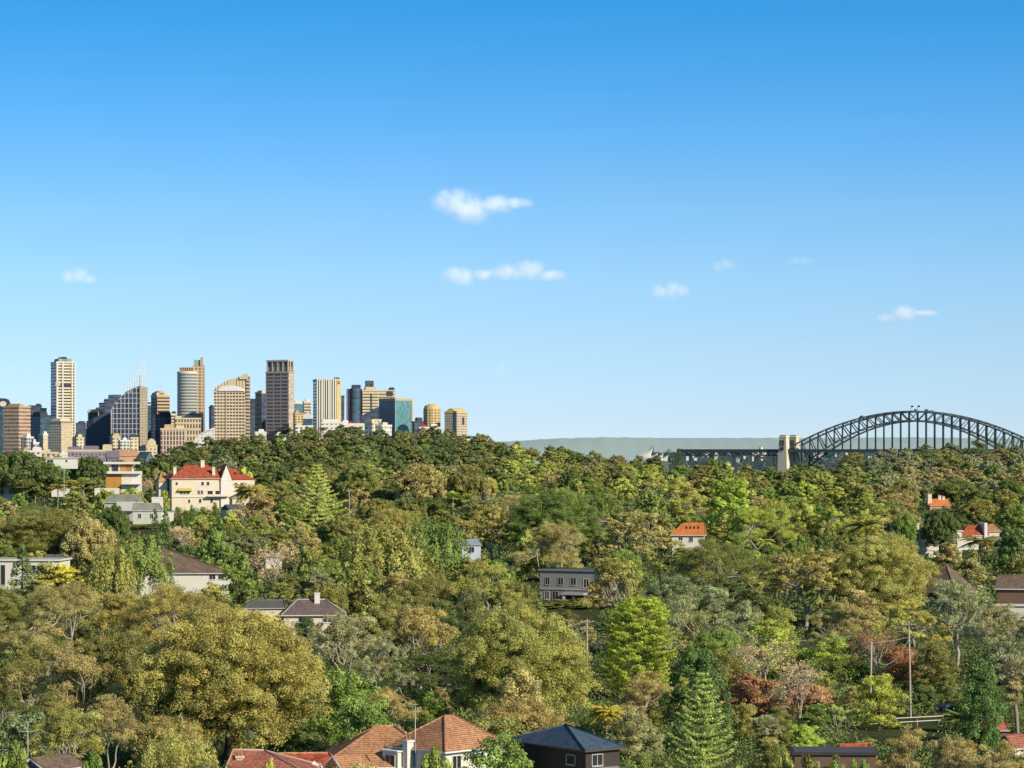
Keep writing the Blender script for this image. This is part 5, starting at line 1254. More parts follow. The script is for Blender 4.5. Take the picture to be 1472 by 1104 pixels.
t = house('garden_wall', 'cream garden wall behind palms on the left hillside', 74, 704, 1170, 2, 7.5, 2, 0, M_WHITEW, M_WHITEW, flat=True, zdown=3, cat='wall', o=.05, trim=M_WHITEW); keep(74, 97, 702, 712, 1170)
t = house('garden_wall', 'long pale wall above the clipped hedge on the left hillside', 136, 703, 1180, 2, 10.5, 1.2, 0, M_WHITEW, M_WHITEW, flat=True, zdown=3, cat='wall', o=.05, trim=M_WHITEW); keep(136, 172, 700, 704, 1180)
# orange roof with four skylights
t = house('orange_roofed_house', 'pale house with a bright orange tiled roof and four skylights, right of centre', 966, 769, 880, -6, 10.2, 8.5, 3.7, T_ORANGE, M_WHITEW, 4.0, .5, [('y', 0, 2.2, 3.4, -2.2, -.7, 1), ('y', 0, 5.5, 6.7, -2.2, -.7, 1)], cap=T_ORANGE, trim=M_TRIM)
rf = bpy.data.objects[t['roof']]
for k in range(4):
    mb = MB(); x0 = 4.2 + k * 1.25; sl = 3.7 / 4.8
    for (ya, yb) in ((1.9, 2.9),):
        za, zb = (ya + .55) * sl * .9 + .25, (yb + .55) * sl * .9 + .25
        za, zb = 3.7 * (ya + .55) / 4.8 + .06, 3.7 * (yb + .55) / 4.8 + .06
        mb.face([(x0, ya, za), (x0 + .65, ya, za), (x0 + .65, yb, zb), (x0, yb, zb)]); mb.face([(x0, ya, za - .1), (x0 + .65, ya, za - .1), (x0 + .65, ya, za), (x0, ya, za)])
    mb.build('skylight', M_PANE, rf)
keep(960, 1014, 750, 783, 880)
# apartments in shade
t = house('apartment_house', 'grey apartment house in deep shade with a porch on columns, right of centre', 776, 820, 715, -24, 17, 12, 0, M_DARKROOF, M_GREYW, flat=True, cat='apartment house', trim=M_GREYW, o=.4,
          wins=[('y', 0, 1.4, 2.6, -7.4, -5.4, 1), ('y', 0, 3.6, 5.2, -7.4, -5.4, 1, M_GUTTER), ('y', 0, 1.6, 2.8, -3.6, -1.8, 1, M_GUTTER), ('y', 0, 5.2, 6.6, -3.6, -1.8, 1, M_GUTTER), ('y', 0, 8.8, 10.2, -3.6, -1.8, 1, M_GUTTER), ('y', 0, 12.4, 13.8, -4.2, -2.0, 1)])
mb = MB(); mb.box(-.06, 17.06, -.22, -.03, -4.9, -4.6); mb.build('floor_band', M_GUTTER, t)
mb = MB(); mb.box(7.0, 13.4, -2.6, -.05, -6.1, -5.6); mb.build('porch_roof', M_GUTTER, t)
for q in (7.4, 10.2):
    mb = MB(); mb.box(q, q + .6, -2.4, -1.8, -15, -6.12); mb.build('porch_column', M_CREAMW if q < 9 else M_BRICKW, t)
mb = MB(); mb.box(7.6, 13.2, -.04, -.01, -12, -6.3); mb.build('entrance', M_PANE, t)
keep(780, 852, 826, 884, 715)
# right side houses
t = house('white_flat_house', 'white and grey flat roofed modern house with tall windows on the right hillside', 1313, 764, 870, 4, 15.6, 9, 0, M_DARKROOF, M_WHITEW, flat=True, trim=M_TRIM, o=.4,
          wins=[('y', 0, .9, 1.6, -2.4, -.8, 0, M_GUTTER), ('y', 0, 3.4, 4.8, -2.4, -.6, 1, M_GUTTER), ('y', 0, 6.2, 7.2, -2.4, -.6, 0, M_GUTTER), ('y', 0, 8.0, 9.2, -2.4, -.6, 0, M_GUTTER), ('y', 0, 10.4, 12.8, -3.2, -.6, 1, M_GUTTER)])
keep(1310, 1382, 757, 779, 870)
t = house('white_flat_house', 'smaller dark roofed white house set back left of the flat roofed modern house', 1286, 754, 915, 4, 8.2, 7, 0, M_DARKROOF, M_WHITEW, flat=True, trim=M_TRIM, o=.3, wins=[('y', 0, 1.2, 2.6, -2.0, -.5, 0, M_GUTTER), ('y', 0, 5.0, 7.0, -2.2, -.4, 1, M_GUTTER)]); keep(1286, 1320, 751, 764, 915)
t = house('red_roofed_house', 'bright red roofed house with a white parapet wall on the right hillside', 1382, 770, 900, 8, 9.0, 7, 3.2, T_RED, M_WHITEW, 3.4, .2, o=.3, trim=M_TRIM)
mb = MB(); mb.box(7.6, 8.6, -.8, 6, -3, 4.2); mb.build('parapet_wall', M_WHITEW, t); keep(1382, 1416, 752, 772, 900)
t = house('tiled_house', 'terracotta roof just right of the bright red roofed house', 1418, 764, 960, 5, 5.2, 6, 2.4, T_TERRA, M_CREAMW, 2, 2, o=.3); keep(1420, 1440, 752, 762, 960)
t = house('chimneyed_house', 'orange brick house with tall pale chimneys in the trees below the bridge', 1337, 727, 1170, 10, 9.0, 6, 2.8, T_ORANGE, PEACH, 1.5, .2, [('y', 0, 6.6, 7.6, -2, -.6, 0)], o=.3)
rf = bpy.data.objects[t['roof']]; chimney(t, -.6, 1, .2, 4.8, 1.7, 1.1, M_CREAMW, rf); chimney(t, 4.6, 2.6, 1.5, 4.0, 1.2, 1, M_CREAMW, rf); chimney(t, 6.4, 2.6, 1.5, 3.6, 1.1, 1, M_CREAMW, rf); keep(1334, 1370, 708, 732, 1170)
t = house('brown_roofed_house', 'steep brown tiled pyramid roof with a dark left face, near the right edge', 1373, 852, 690, 52, 10.5, 10.5, 6.6, T_BROWN, M_BRICKW, 5.3, 5.2, o=.5); keep(1342, 1426, 814, 850, 690)
t = house('brown_roofed_house', 'dark long roofed house with white lower verandah at the right edge', 1434, 846, 660, -12, 12, 9, 3.0, T_BROWN, M_BRICKW, .5, 2, o=.6, trim=M_TRIM)
mb = MB(); mb.box(-.4, 12, -3.6, -.7, -4.0, -3.6); mb.build('verandah_roof', M_WHITEW, t); mb = MB(); mb.box(0, 12, -3.2, -.02, -8, -4.3); mb.build('verandah_wall', M_WHITEW, t); keep(1436, 1472, 826, 880, 660)
t = house('white_flat_house', 'bluish white house glimpsed through trees in the middle distance', 652, 783, 800, 8, 8.0, 6, 1.4, mat('blue grey roof', (.28, .33, .40), .5), mat('bluish wall', (.50, .55, .62), .7), .3, .5, zdown=4.5, wins= [('y', 0, 1, 2.4, -2.2, -.7, 1, M_GUTTER), ('y', 0, 4.4, 6, -2.2, -.7, 1, M_GUTTER)], o=.3); keep(652, 690, 778, 800, 800)
t = house('tiled_house', 'dark purple roof half hidden behind trees above the orange roofed house', 838, 749, 930, 20, 8, 7, 2.4, T_PURPLE, M_BRICKW, 3, 3, o=.4); keep(838, 866, 738, 750, 930)
t = house('small_white_house', 'small white house among bare trees left of centre', 382, 800, 790, 5, 4.6, 4, .8, M_GREYROOF, M_WHITEW, .3, .3, o=.3, zdown=3.5); keep(380, 402, 793, 804, 790)

# --- cars
def car_mesh(paint):
    prof = [(-2.1, .35), (2.15, .35), (2.2, .75), (2.05, .95), (1.05, 1.08), (.45, 1.62), (-1.2, 1.68), (-1.85, 1.25), (-2.15, 1.1), (-2.18, .6)]
    mb = MB()
    n = len(prof); wy = [.84 if z < 1.15 else .66 for x, z in prof]
    for sg in (-1, 1):
        pts = [(x, sg * w, z) for (x, z), w in zip(prof, wy)]; mb.face(pts if sg < 0 else pts[::-1])
    for i in range(n):
        j = (i + 1) % n; mb.face([(prof[i][0], -wy[i], prof[i][1]), (prof[i][0], wy[i], prof[i][1]), (prof[j][0], wy[j], prof[j][1]), (prof[j][0], -wy[j], prof[j][1])])
    return mb
def car(label, px, row, Y, a, paint):
    x = X(px, Y); t = thing('parked_car', label, 'car', (x, Y, Zr(row, Y)), R(a))
    car_mesh(paint).build('body', mat(label[:12] + ' paint', paint, .25, .8, .1, .2, .5), t)
    for nm, pts in (('windscreen', [(1.0, -.70, 1.12), (1.0, .70, 1.12), (.47, .60, 1.60), (.47, -.60, 1.60)]), ('rear_window', [(-1.84, .68, 1.28), (-1.84, -.68, 1.28), (-1.24, -.6, 1.655), (-1.24, .6, 1.655)])):
        c = Vector((sum(p[0] for p in pts) / 4, 0, sum(p[2] for p in pts) / 4)); off = Vector((.03 if nm == 'windscreen' else -.03, 0, .03))
        mb = MB(); mb.face([tuple(Vector(p) + off) for p in pts]); mb.build(nm, M_PANE, t)
    for sg in (-1, 1):
        mb = MB(); pts = [(.85, sg * .83, 1.12), (.38, sg * .71, 1.56), (-1.1, sg * .71, 1.6), (-1.6, sg * .83, 1.18)]; mb.face(pts if sg > 0 else pts[::-1]); mb.build('side_window', M_PANE, t)
        mb = MB(); mb.box(-2.23, -2.17, sg * .62 - .14, sg * .62 + .14, .78, .98); mb.build('tail_light', RED, t)
        for wx in (-1.35, 1.38):
            w = bpy.data.objects.new('wheel', None); COL.objects.link(w); w.parent = t; w.location = (wx, sg * .80, .33); w.rotation_euler = (R(90), 0, 0)
            mb = MB(); mb.cyl(0, 0, -.11, .11, .33, 16); mb.build('tyre', mat('tyre rubber', (.02, .02, .02), .9), w); mb = MB(); mb.cyl(0, 0, -.125, .125, .2, 10); mb.build('rim', mat('alloy', (.4, .4, .42), .4, 1, .1, .8), w)
    for q in (-2.25, 2.15): mb = MB(); mb.box(q, q + .09, -.7, .7, .42, .62); mb.build('bumper', DARK, t)
    return t
car('dark navy car parked in shade under trees at the lower right', 1357, 1026, 468, 62, (.012, .016, .024)); keep(1334, 1382, 992, 1024, 468)
car('blue car parked beside a tree trunk at the bottom left', 366, 1068, 427, 20, (.05, .20, .42)); keep(358, 376, 1054, 1068, 427)

# --- ground details: road with painted lines, drive, lawn
def sheet(name, label, pts, m, lift, kind='structure'):
    mb = MB(); P = []
    (a, b, c, d) = pts; n = 8
    for i in range(n + 1):
        for j in range(n + 1):
            u, v = i / n, j / n
            px = (a[0] * (1 - u) + b[0] * u) * (1 - v) + (d[0] * (1 - u) + c[0] * u) * v; Y = (a[1] * (1 - u) + b[1] * u) * (1 - v) + (d[1] * (1 - u) + c[1] * u) * v
            x = X(px, Y); mb.v.append((x, Y, ground(x, Y) + lift))
    for i in range(n):
        for j in range(n):
            k = i * (n + 1) + j; mb.f.append((k, k + n + 1, k + n + 2, k + 1)); mb.mi.append(0); mb.sm.append(True)
    o = mb.build(name, m); tag(o, label, None, None, kind); return o
sheet('road', 'street in shade below the apartment house', [(790, 578), (925, 578), (915, 634), (802, 634)], M_ASPHALT, .35)
sheet('road_markings', 'white road line', [(800, 596), (915, 596), (915, 597.2), (800, 597.2)], M_PAINTL, .39)
sheet('road_markings', 'white road line', [(800, 616), (915, 616), (915, 617.0), (800, 617.0)], M_PAINTL, .39)
sheet('path', 'sunlit earth drive between the trees', [(90, 440), (215, 440), (200, 472), (100, 472)], mat('pale earth', (.30, .22, .16), .95, .6, .35), .3)
sheet('lawn', 'small patch of lawn at the left edge', [(-60, 425), (60, 425), (60, 442), (-60, 442)], mat('lawn grass', (.11, .15, .03), .95, .9, .3), .3)

# --- poles, wires, aerials, fence
def pole(label, px, top, Y, H, arms=1, lean=0.0, w=.16):
    x = X(px, Y); z1 = Zr(top, Y); t = thing('power_pole', label, 'power pole', (x, Y, z1 - H), 0)
    mb = MB(); mb.tube([(0, 0, -1), (lean * .5, 0, H * .5), (lean, 0, H)], [w * 1.25, w * 1.1, w * .9], 8); mb.build('shaft', M_WOOD, t)
    for k in range(arms):
        z = H - .5 - k * 1.3; mb = MB(); mb.box(lean - 1.25, lean + 1.25, -w - .13, -w - .01, z - .07, z + .07); ar = mb.build('crossarm', M_WOOD, t)
        for q in (-1.1, -.45, .45, 1.1):
            mb = MB(); mb.cyl(lean + q, -w - .07, z + .075, z + .27, .06, 6, 0, .03); mb.build('insulator', M_TRIM, ar)
    return (x + lean, Y, z1 - .3)
def wire(label, A, B, sag, r=.042, group='overhead wires'):
    A = Vector(A); B = Vector(B); mb = MB(); n = 14
    mb.tube([A.lerp(B, i / n) - Vector((0, 0, sag * 4 * (i / n) * (1 - i / n))) for i in range(n + 1)], r, 4)
    o = mb.build('overhead_wire', M_CAB); tag(o, label, 'wire', group); return o
P1 = pole('tall timber power pole with a transformer top at the lower right', 1309, 893, 455, 15, 1, -.3); keep(1305, 1313, 893, 945, 455)
P2 = pole('shorter timber power pole left of the tall one at the lower right', 1251, 922, 452, 11, 0, .2); keep(1249, 1255, 922, 950, 452)
P3 = pole('white weathered power pole with two crossarms by the apartment house', 844, 890, 520, 13, 2); keep(836, 852, 890, 925, 520)
P4 = pole('power pole with one crossarm in a dark gap right of the pine', 502, 704, 1050, 12, 1); keep(498, 507, 703, 731, 1050)
P5 = pole('thin pole among the palms on the left hillside', 92, 672, 1150, 12, 1); keep(90, 95, 672, 696, 1150)
o = bpy.data.objects[-1] if False else None
for i, (dz, px2, r2, Y2) in enumerate(((0, 1500, 905, 430), (-.5, 1500, 912, 430), (-3.2, 1500, 925, 430))):
    wire('overhead wire from the tall lower right pole to the right edge, %s' % ('top', 'middle', 'lowest')[i] + ' of the three', (P1[0], P1[1], P1[2] + dz), (X(px2, Y2), Y2, Zr(r2, Y2)), .5)
for i, (dz, px2, r2, Y2) in enumerate(((0, 1120, 921, 470), (-.5, 1120, 927, 470))):
    wire('overhead wire from the tall lower right pole towards the left, %s' % ('upper', 'lower')[i] + ' of two', (P1[0], P1[1], P1[2] + dz), (X(px2, Y2), Y2, Zr(r2, Y2)), .5)
wire('overhead wire level from the shorter pole to the left', P2, (X(1105, 470), 470, Zr(930, 470)), .25)
wire('slack cable hanging in a loop between the two lower right poles', (P2[0], P2[1], P2[2] - 2.2), (P1[0], P1[1], P1[2] - 2.6), 2.6)
wire('overhead wire between the shorter and the tall lower right poles', P2, (P1[0], P1[1], P1[2] - 2.4), .1)
for i in range(3): wire('overhead wire left of the white pole, %s' % ('top', 'middle', 'lowest')[i] + ' of three', (P3[0], P3[1], P3[2] - i * .9), (X(770, 500), 500, Zr(905 + i * 13, 500)), .5)
wire('overhead wire from the white pole to the right behind the golden cypress', P3, (X(1160, 500), 500, Zr(921, 500)), .8)
def aerial(label, px, top, Y, H, arms):
    x = X(px, Y); t = thing('television_aerial', label, 'aerial', (x, Y, Zr(top, Y) - H), 0)
    mb = MB(); mb.tube([(0, 0, -.5), (0, 0, H)], .045, 6); mb.build('mast', mat('galvanised tube', (.5, .5, .48), .4, 2, .15, .3), t)
    for (dz, w) in arms:
        mb = MB(); mb.tube([(-w, -.05, H - dz), (w, -.05, H - dz + .12)], .035, 4)
        for q in np.linspace(-w, w, 5): mb.tube([(q, -.4, H - dz), (q, .3, H - dz)], .02, 3)
        mb.build('antenna_arm', M_GUTTER, t)
aerial('tall thin television aerial on the pyramid roofed house', 597, 1013, 326, 5.2, ((.05, .35), (.85, .5))); keep(593, 601, 1013, 1070, 326)
aerial('television aerial with two crossbars at the bottom left', 40, 1037, 326, 4.0, ((.1, .55), (1.25, 1.05))); keep(28, 54, 1035, 1080, 326)
# rail fence of pale pipes
t = thing('rail_fence', 'pale two rail pipe fence in the garden at the lower right', 'fence', (X(1222, 440), 440, Zr(1062, 440)), R(0)); s_ = 440 / F
for (x0, r0, x1, r1) in ((0, 1036, 136, 1030), (6, 1042, 132, 1036)):
    mb = MB(); mb.tube([(x0 * s_, 0, (1062 - r0) * s_), (x1 * s_, 1.2, (1062 - r1) * s_)], .06, 6); mb.build('rail', M_TRIM, t)
for q in (16, 40, 56, 97, 128):
    mb = MB(); mb.tube([(q * s_, .4, -1.5), (q * s_, .4, (1062 - 1034) * s_)], .055, 6); mb.build('post', M_GUTTER, t)
keep(1232, 1350, 1029, 1048, 440)
# ------------------------------------------------------------------ trees one can single out
G = .95
OLIVE = (.158, .155, .046); BOLIVE = (.172, .152, .064); DOLIVE = (.105, .11, .034); YOLIVE = (.182, .182, .050); MID = (.115, .140, .036); GREEN = (.085, .122, .03); DGREEN = (.06, .085, .027)
YGREEN = (.175, .20, .038); LIME = (.15, .19, .024); GREYG = (.155, .16, .085); RUST = (.18, .095, .05); ORANGE_ = (.19, .105, .045); TANL = (.24, .20, .12); BLUEG = (.09, .112, .055); GOLD = (.22, .22, .035)
HH = hero
# nearest band
HH('gum', 66, 838, 190, BOLIVE, 'large brown olive gum tree with pale forking limbs at the left edge', var=0)
HH('gum', 95, 935, 150, BOLIVE, 'brown olive gum with bare pale forks below the large gum at the left edge', var=1)
HH('dome', 332, 868, 300, OLIVE, 'huge rounded olive tree, the widest crown, left of the bottom centre', var=0)
HH('weep', 257, 1030, 150, YOLIVE, 'fine leaved yellow olive tree at the bottom edge below the huge rounded tree', var=0)
HH('gum', 90, 1022, 130, OLIVE, 'low olive gum above the white barge cottage at the bottom left', var=2)
HH('bush', 14, 1072, 100, MID, 'bright green bush in the bottom left corner', Y=308)
HH('bush', 130, 1082, 70, GREEN, 'fresh green bush right of the white barge cottage at the bottom', Y=310)
HH('gum', 262, 838, 180, OLIVE, 'olive gum with twisting pale twigs just behind the huge rounded tree', var=3)
HH('gum', 165, 850, 110, OLIVE, 'olive gum between the left edge gum and the huge rounded tree', var=4)
HH('dome', 190, 905, 110, DOLIVE, 'dark olive tree left of the huge rounded tree, in part shade', var=2)
HH('broad', 88, 812, 105, GOLD, 'bright yellow green tree below the white modernist house at the left', H=10, var=0)
HH('cone', 30, 782, 44, GREEN, 'fat green conifer in front of the white modernist house at the left edge', var=0, Y=722)
HH('date', 112, 782, 60, BLUEG, 'drooping blue green palm right of the white modernist house', H=10)
HH('weep', 200, 762, 100, MID, 'soft upright green tree left of the large brown roof', var=1)
HH('weep', 160, 775, 80, OLIVE, 'soft olive tree left of the brown roof, in front of the upright green one', var=0)
HH('dome', 62, 730, 160, DOLIVE, 'wide dark olive tree above the white modernist house at the left', var=1, Y=800)
HH('dome', 128, 742, 85, BOLIVE, 'brownish rounded tree right of the wide dark olive one', var=3)
HH('dome', 163, 725, 58, DGREEN, 'smooth dark green dome below the upper sage cottage', var=2)
HH('cone', 224, 727, 16, DGREEN, 'slender dark cypress beside the lower sage cottage', var=1)
for i, (px, tp, w, lb) in enumerate(((239, 729, 24, 'first'), (258, 724, 26, 'second'), (276, 726, 24, 'third'), (293, 724, 24, 'fourth'), (308, 722, 30, 'fifth and tallest'))):
    HH('cone', px, tp, w, MID if i % 2 else GREEN, 'green cypress below the mansion, %s from the left of the row' % lb, group='cypress row below the mansion', var=i % 2)
HH('broad', 313, 762, 80, GREEN, 'dark green large leaved tree right of the brown roof', var=1)
HH('broad', 345, 790, 60, MID, 'mid green tree at the right foot of the dark large leaved tree', var=2)
HH('bare', 268, 742, 62, TANL, 'pale twiggy tree below the cypress row')
HH('bare', 395, 765, 80, TANL, 'bare pale branched tree left of the weeping trees')
HH('norfolk', 456, 667, 100, (.25, .27, .085), 'tall tiered pine on the left hillside, right of the mansion', var=0, Y=985)
HH('gum', 372, 712, 72, BOLIVE, 'brown gum with bare white limbs left of the tall tiered pine', var=1)
HH('dome', 516, 662, 72, DOLIVE, 'dark tree with a visible trunk right of the tall tiered pine', var=0)
HH('dome', 604, 664, 84, BOLIVE, 'brown olive dome with a flat bottom in the upper centre', var=1)
HH('dome', 672, 668, 70, DOLIVE, 'grey olive dome right of the brown olive dome in the upper centre', var=3)
HH('weep', 552, 742, 150, OLIVE, 'large olive weeping tree, left of centre', var=0)
HH('weep', 617, 736, 118, GREEN, 'bright green drooping tree joined to the right of the large olive weeping tree', var=1)
HH('dome', 560, 728, 95, OLIVE, 'olive crown peeping over the large weeping trees', var=2)
HH('fan', 649, 707, 24, YGREEN, 'pale fan palm, left one of two in the centre'); HH('fan', 671, 711, 26, YGREEN, 'pale fan palm, right one of two in the centre')
HH('gum', 705, 728, 80, OLIVE, 'olive gum right of the two fan palms', var=2)
HH('gum', 745, 712, 90, BOLIVE, 'tan brown gum in the centre, behind the pale limbed one', var=3)
HH('gum', 788, 750, 130, BOLIVE, 'tan gum with many pale limbs, above the apartment house', var=0)
HH('dome', 800, 700, 150, GREEN, 'wide bright green crown in the upper centre, left part of a green belt', var=2)
HH('dome', 866, 706, 60, GREEN, 'small bright green crown at the right end of the green belt', var=0)
HH('thin', 912, 737, 118, BOLIVE, 'gum with several pale upright trunks left of the orange roof', var=0)
HH('gum', 885, 800, 95, OLIVE, 'olive gum in front of the apartment house', var=4)
HH('cone', 891, 700, 16, DGREEN, 'dark narrow conifer in the upper centre right')
HH('broad', 935, 705, 80, MID, 'green tree behind the orange roof', var=3)
HH('gum', 968, 690, 90, YOLIVE, 'yellow olive gum above the orange roof', var=1)
HH('broad', 1052, 688, 110, YGREEN, 'sunny yellow green tree right of the orange roof', var=4)
HH('gum', 1090, 728, 90, YGREEN, 'yellow green gum with a bare orange trunk, right of the orange roof', var=2)
HH('gum', 1038, 772, 130, DOLIVE, 'dark green gum with pale branches below the orange roof', var=3)
HH('dome', 1265, 766, 165, YOLIVE, 'big billowy yellow olive dome right of centre', var=1)
HH('thin', 1163, 793, 130, OLIVE, 'grey olive gum with long pale trunks left of the billowy dome', var=1)
HH('spray', 914, 858, 112, LIME, 'vivid lime green golden cypress, right of the apartment house', var=0)
HH('dome', 748, 868, 232, OLIVE, 'broad rounded olive tree left of the lime cypress', var=3)
HH('gum', 604, 868, 120, BOLIVE, 'gum with a stout white trunk, left of the broad rounded olive tree', var=4)
HH('gum', 700, 808, 105, OLIVE, 'olive gum behind the broad rounded olive tree', var=1)
HH('gum', 492, 886, 130, GREYG, 'grey green gum right of the huge rounded tree', var=2)
HH('thin', 545, 915, 90, GREYG, 'feathery grey green gum in front of the white trunked one', var=2)
HH('broad', 525, 1000, 130, GREEN, 'dark green broadleaf tree behind the long terracotta wing', var=0)
HH('broad', 617, 990, 80, MID, 'glossy bright green tree behind the pyramid roof aerial', var=2, H=9)
HH('broad', 716, 1056, 150, MID, 'leafy green tree at the bottom edge right of the pyramid roof', H=7.5, var=3, Y=318)
HH('bush', 624, 1077, 92, MID, 'green bush in front of the pyramid roofed house', H=5, Y=312)
HH('bush', 395, 1092, 40, GOLD, 'yellow green bush poking up before the worn red tiled roof', H=4, Y=308)
HH('bush', 405, 1040, 110, GREEN, 'clipped green garden shrubs behind the worn red tiled roof', H=5)
HH('norfolk', 1006, 966, 140, (.21, .24, .075), 'tiered pine at the bottom edge right of the navy roof', var=1)
HH('broad', 915, 1022, 82, GREYG, 'grey green bush right of the navy tiled roof', var=1, H=8)
HH('date', 872, 1012, 50, GOLD, 'yellow green fern like palm behind the navy tiled roof', H=6)
HH('bush', 1080, 970, 116, RUST, 'rust red leaved bush, left one of two at the lower right', H=7.5, var=0); HH('bush', 1152, 976, 112, RUST, 'rust red leaved bush, right one of two at the lower right', H=7.5, var=1)
HH('bare', 1100, 890, 125, TANL, 'grey beige twiggy tree above the rust red bushes')
HH('bare', 1150, 925, 90, TANL, 'grey beige twiggy tree right of and below the larger twiggy one')
HH('gum', 1002, 856, 112, GREYG, 'grey green gum right of the lime cypress', var=0)
HH('broad', 1000, 930, 120, DGREEN, 'dark green tree between the lime cypress and the tiered pine', var=4)
HH('broad', 1196, 912, 80, YGREEN, 'bright leafy green tree left of the shorter power pole', var=1, H=9)
HH('broad', 1265, 968, 92, YGREEN, 'round yellow green tree below the two power poles', var=2, H=9)
HH('broad', 1298, 928, 74, ORANGE_, 'orange leaved tree between the two power poles', var=3, H=8)
HH('bare', 1262, 880, 80, RUST, 'reddish bare tree above the two power poles')
HH('broad', 1410, 950, 92, DGREEN, 'round dark green tree above the parked dark car', var=0)
HH('skirt', 1460, 945, 46, GREYG, 'shaggy fan palm with a tan skirt of dead leaves, at the right edge')
HH('skirt', 1106, 1032, 56, GREYG, 'shaggy fan palm right of the bottom tiered pine', H=9)
HH('gum', 1300, 1052, 120, BOLIVE, 'brown olive gum at the bottom edge, left one of the bottom right three', var=3, Y=345)
HH('gum', 1372, 1060, 120, BOLIVE, 'brown olive gum at the bottom edge, middle one of the bottom right three', var=4, Y=335)
HH('gum', 1440, 1066, 110, BOLIVE, 'brown olive gum at the bottom edge, right one of the bottom right three', var=0, Y=328)
HH('thin', 1376, 836, 118, GREYG, 'grey olive gum with crooked pale limbs at the right, below the brown pyramid roof', var=0)
HH('gum', 1440, 872, 90, GREYG, 'grey green gum at the right edge below the verandah roof', var=2)
HH('broad', 1456, 758, 72, DGREEN, 'glossy dark green tree at the right edge', var=1)
HH('feather', 1407, 768, 58, DOLIVE, 'tall feather palm right of the big billowy dome')
HH('date', 1246, 742, 58, YOLIVE, 'spreading date palm above the billowy dome'); HH('fan', 1268, 733, 26, YGREEN, 'pale fan palm beside the spreading date palm')
HH('dome', 1297, 735, 44, GREEN, 'small smooth green dome left of the flat roofed modern house', var=1); HH('dome', 1350, 727, 60, DGREEN, 'smooth dark green dome behind the flat roofed modern house', var=2)
HH('banana', 1208, 1003, 74, MID, 'paddle leaved plant left of the pale pipe fence', Y=424)
HH('bush', 1160, 1040, 60, YGREEN, 'yellow green bush above the dark garage', H=5)
HH('date', 1380, 1022, 60, GREEN, 'small palm with arching green fronds left of the weathered red roof', H=5)
HH('fan', 122, 688, 34, YOLIVE, 'fan palm with a tall pale trunk left of the upper sage cottage')
for i, (px, tp, w) in enumerate(((34, 690, 36), (50, 683, 32), (66, 688, 36), (82, 694, 30), (104, 692, 30))):
    HH('feather' if i % 2 else 'fan', px, tp, w, (OLIVE, YOLIVE, GREEN)[i % 3], 'palm in the clump on the left hillside, %s from the left' % ('first', 'second', 'third', 'fourth', 'fifth')[i], group='palms on the left hillside')
HH('date', 362, 694, 54, YOLIVE, 'spreading date palm at the right end of the mansion')
HH('dome', 124, 652, 66, DGREEN, 'dark rounded tree between the two white hilltop houses', var=0)
HH('dome', 30, 646, 120, DGREEN, 'broad dark tree on the left hilltop under the orange hotel tower', var=3)
HH('bush', 150, 703, 40, YGREEN, 'clipped bright hedge, left part, above the upper sage cottage', Y=1150); HH('bush', 190, 701, 46, YGREEN, 'clipped bright hedge, right part, above the upper sage cottage', Y=1155)
HH('broad', 84, 671, 62, DGREEN, 'dark bushy tree under the white flat house on the left hilltop', Y=1262, var=2)
HH('broad', 108, 706, 60, OLIVE, 'olive tree before the cream garden wall on the left hillside', Y=1120, var=4)
HH('broad', 986, 786, 70, OLIVE, 'olive shrubby tree hiding the foot of the orange roofed house', Y=840, var=1)
HH('gum', 820, 880, 60, DOLIVE, 'dark shaded tree below the apartment house porch', Y=610, var=3)
HH('broad', 442, 888, 66, DGREEN, 'dark leafy tree hiding the wall under the purple brown roof', Y=520, var=3)
HH('broad', 492, 884, 50, MID, 'green tree at the right foot of the purple brown roof', Y=525, var=1)
HH('bush', 1190, 1092, 70, GREEN, 'green shrub in front of the dark garage', Y=318)
HH('bush', 1132, 1078, 50, YOLIVE, 'olive shrub at the left end of the dark garage', Y=322)
HH('broad', 305, 838, 66, OLIVE, 'olive tree in front of the white wall under the large brown roof', Y=640, var=0)
HH('broad', 672, 802, 66, OLIVE, 'olive tree in front of the bluish white house', Y=765, var=2)
HH('bare', 392, 808, 46, TANL, 'twiggy tree in front of the small white house', Y=770)
HH('broad', 208, 764, 62, MID, 'green tree under the lower sage cottage', Y=1030, var=0)
HH('bush', 798, 884, 54, DOLIVE, 'dark hedge at the left foot of the apartment house', Y=690)
HH('bush', 842, 887, 46, DGREEN, 'dark hedge at the right foot of the apartment house porch', Y=688)
HH('broad', 1226, 950, 76, DGREEN, 'dark green bush behind the shorter power pole', Y=520, var=3)
HH('broad', 1342, 925, 84, DOLIVE, 'dark olive tree between the tall power pole and the round dark tree', Y=505, var=4)
HH('bush', 1328, 985, 56, DGREEN, 'dark green bush at the foot of the tall power pole', Y=462)
HH('broad', 1172, 1012, 66, GREEN, 'green shrub between the rust red bushes and the paddle leaved plant', Y=436, var=0)
HH('broad', 1040, 935, 70, DOLIVE, 'dark olive tree left of the grey beige twiggy trees', Y=470, var=1)
HH('gum', 1210, 868, 90, BOLIVE, 'brown olive gum above the wires at the lower right', Y=560, var=1)
HH('broad', 1180, 965, 60, OLIVE, 'olive bush under the bright leafy green tree', Y=480, var=2)
HH('broad', 1290, 1010, 70, DOLIVE, 'dark olive shrub behind the pale pipe fence', Y=462, var=0)
HH('bush', 1400, 1010, 70, MID, 'mid green shrub right of the parked dark car', Y=430)
HH('broad', 1436, 985, 60, DGREEN, 'dark green shrub beside the shaggy palm at the right edge', Y=440, var=2)
HH('bush', 1245, 1062, 60, OLIVE, 'olive shrub in front of the pale pipe fence', Y=400)
HH('broad', 68, 808, 74, OLIVE, 'olive tree in front of the right end of the white modernist house', Y=708, var=1)
HH('broad', 804, 868, 44, DOLIVE, 'small dark tree before the left half of the apartment house', Y=700, var=1)
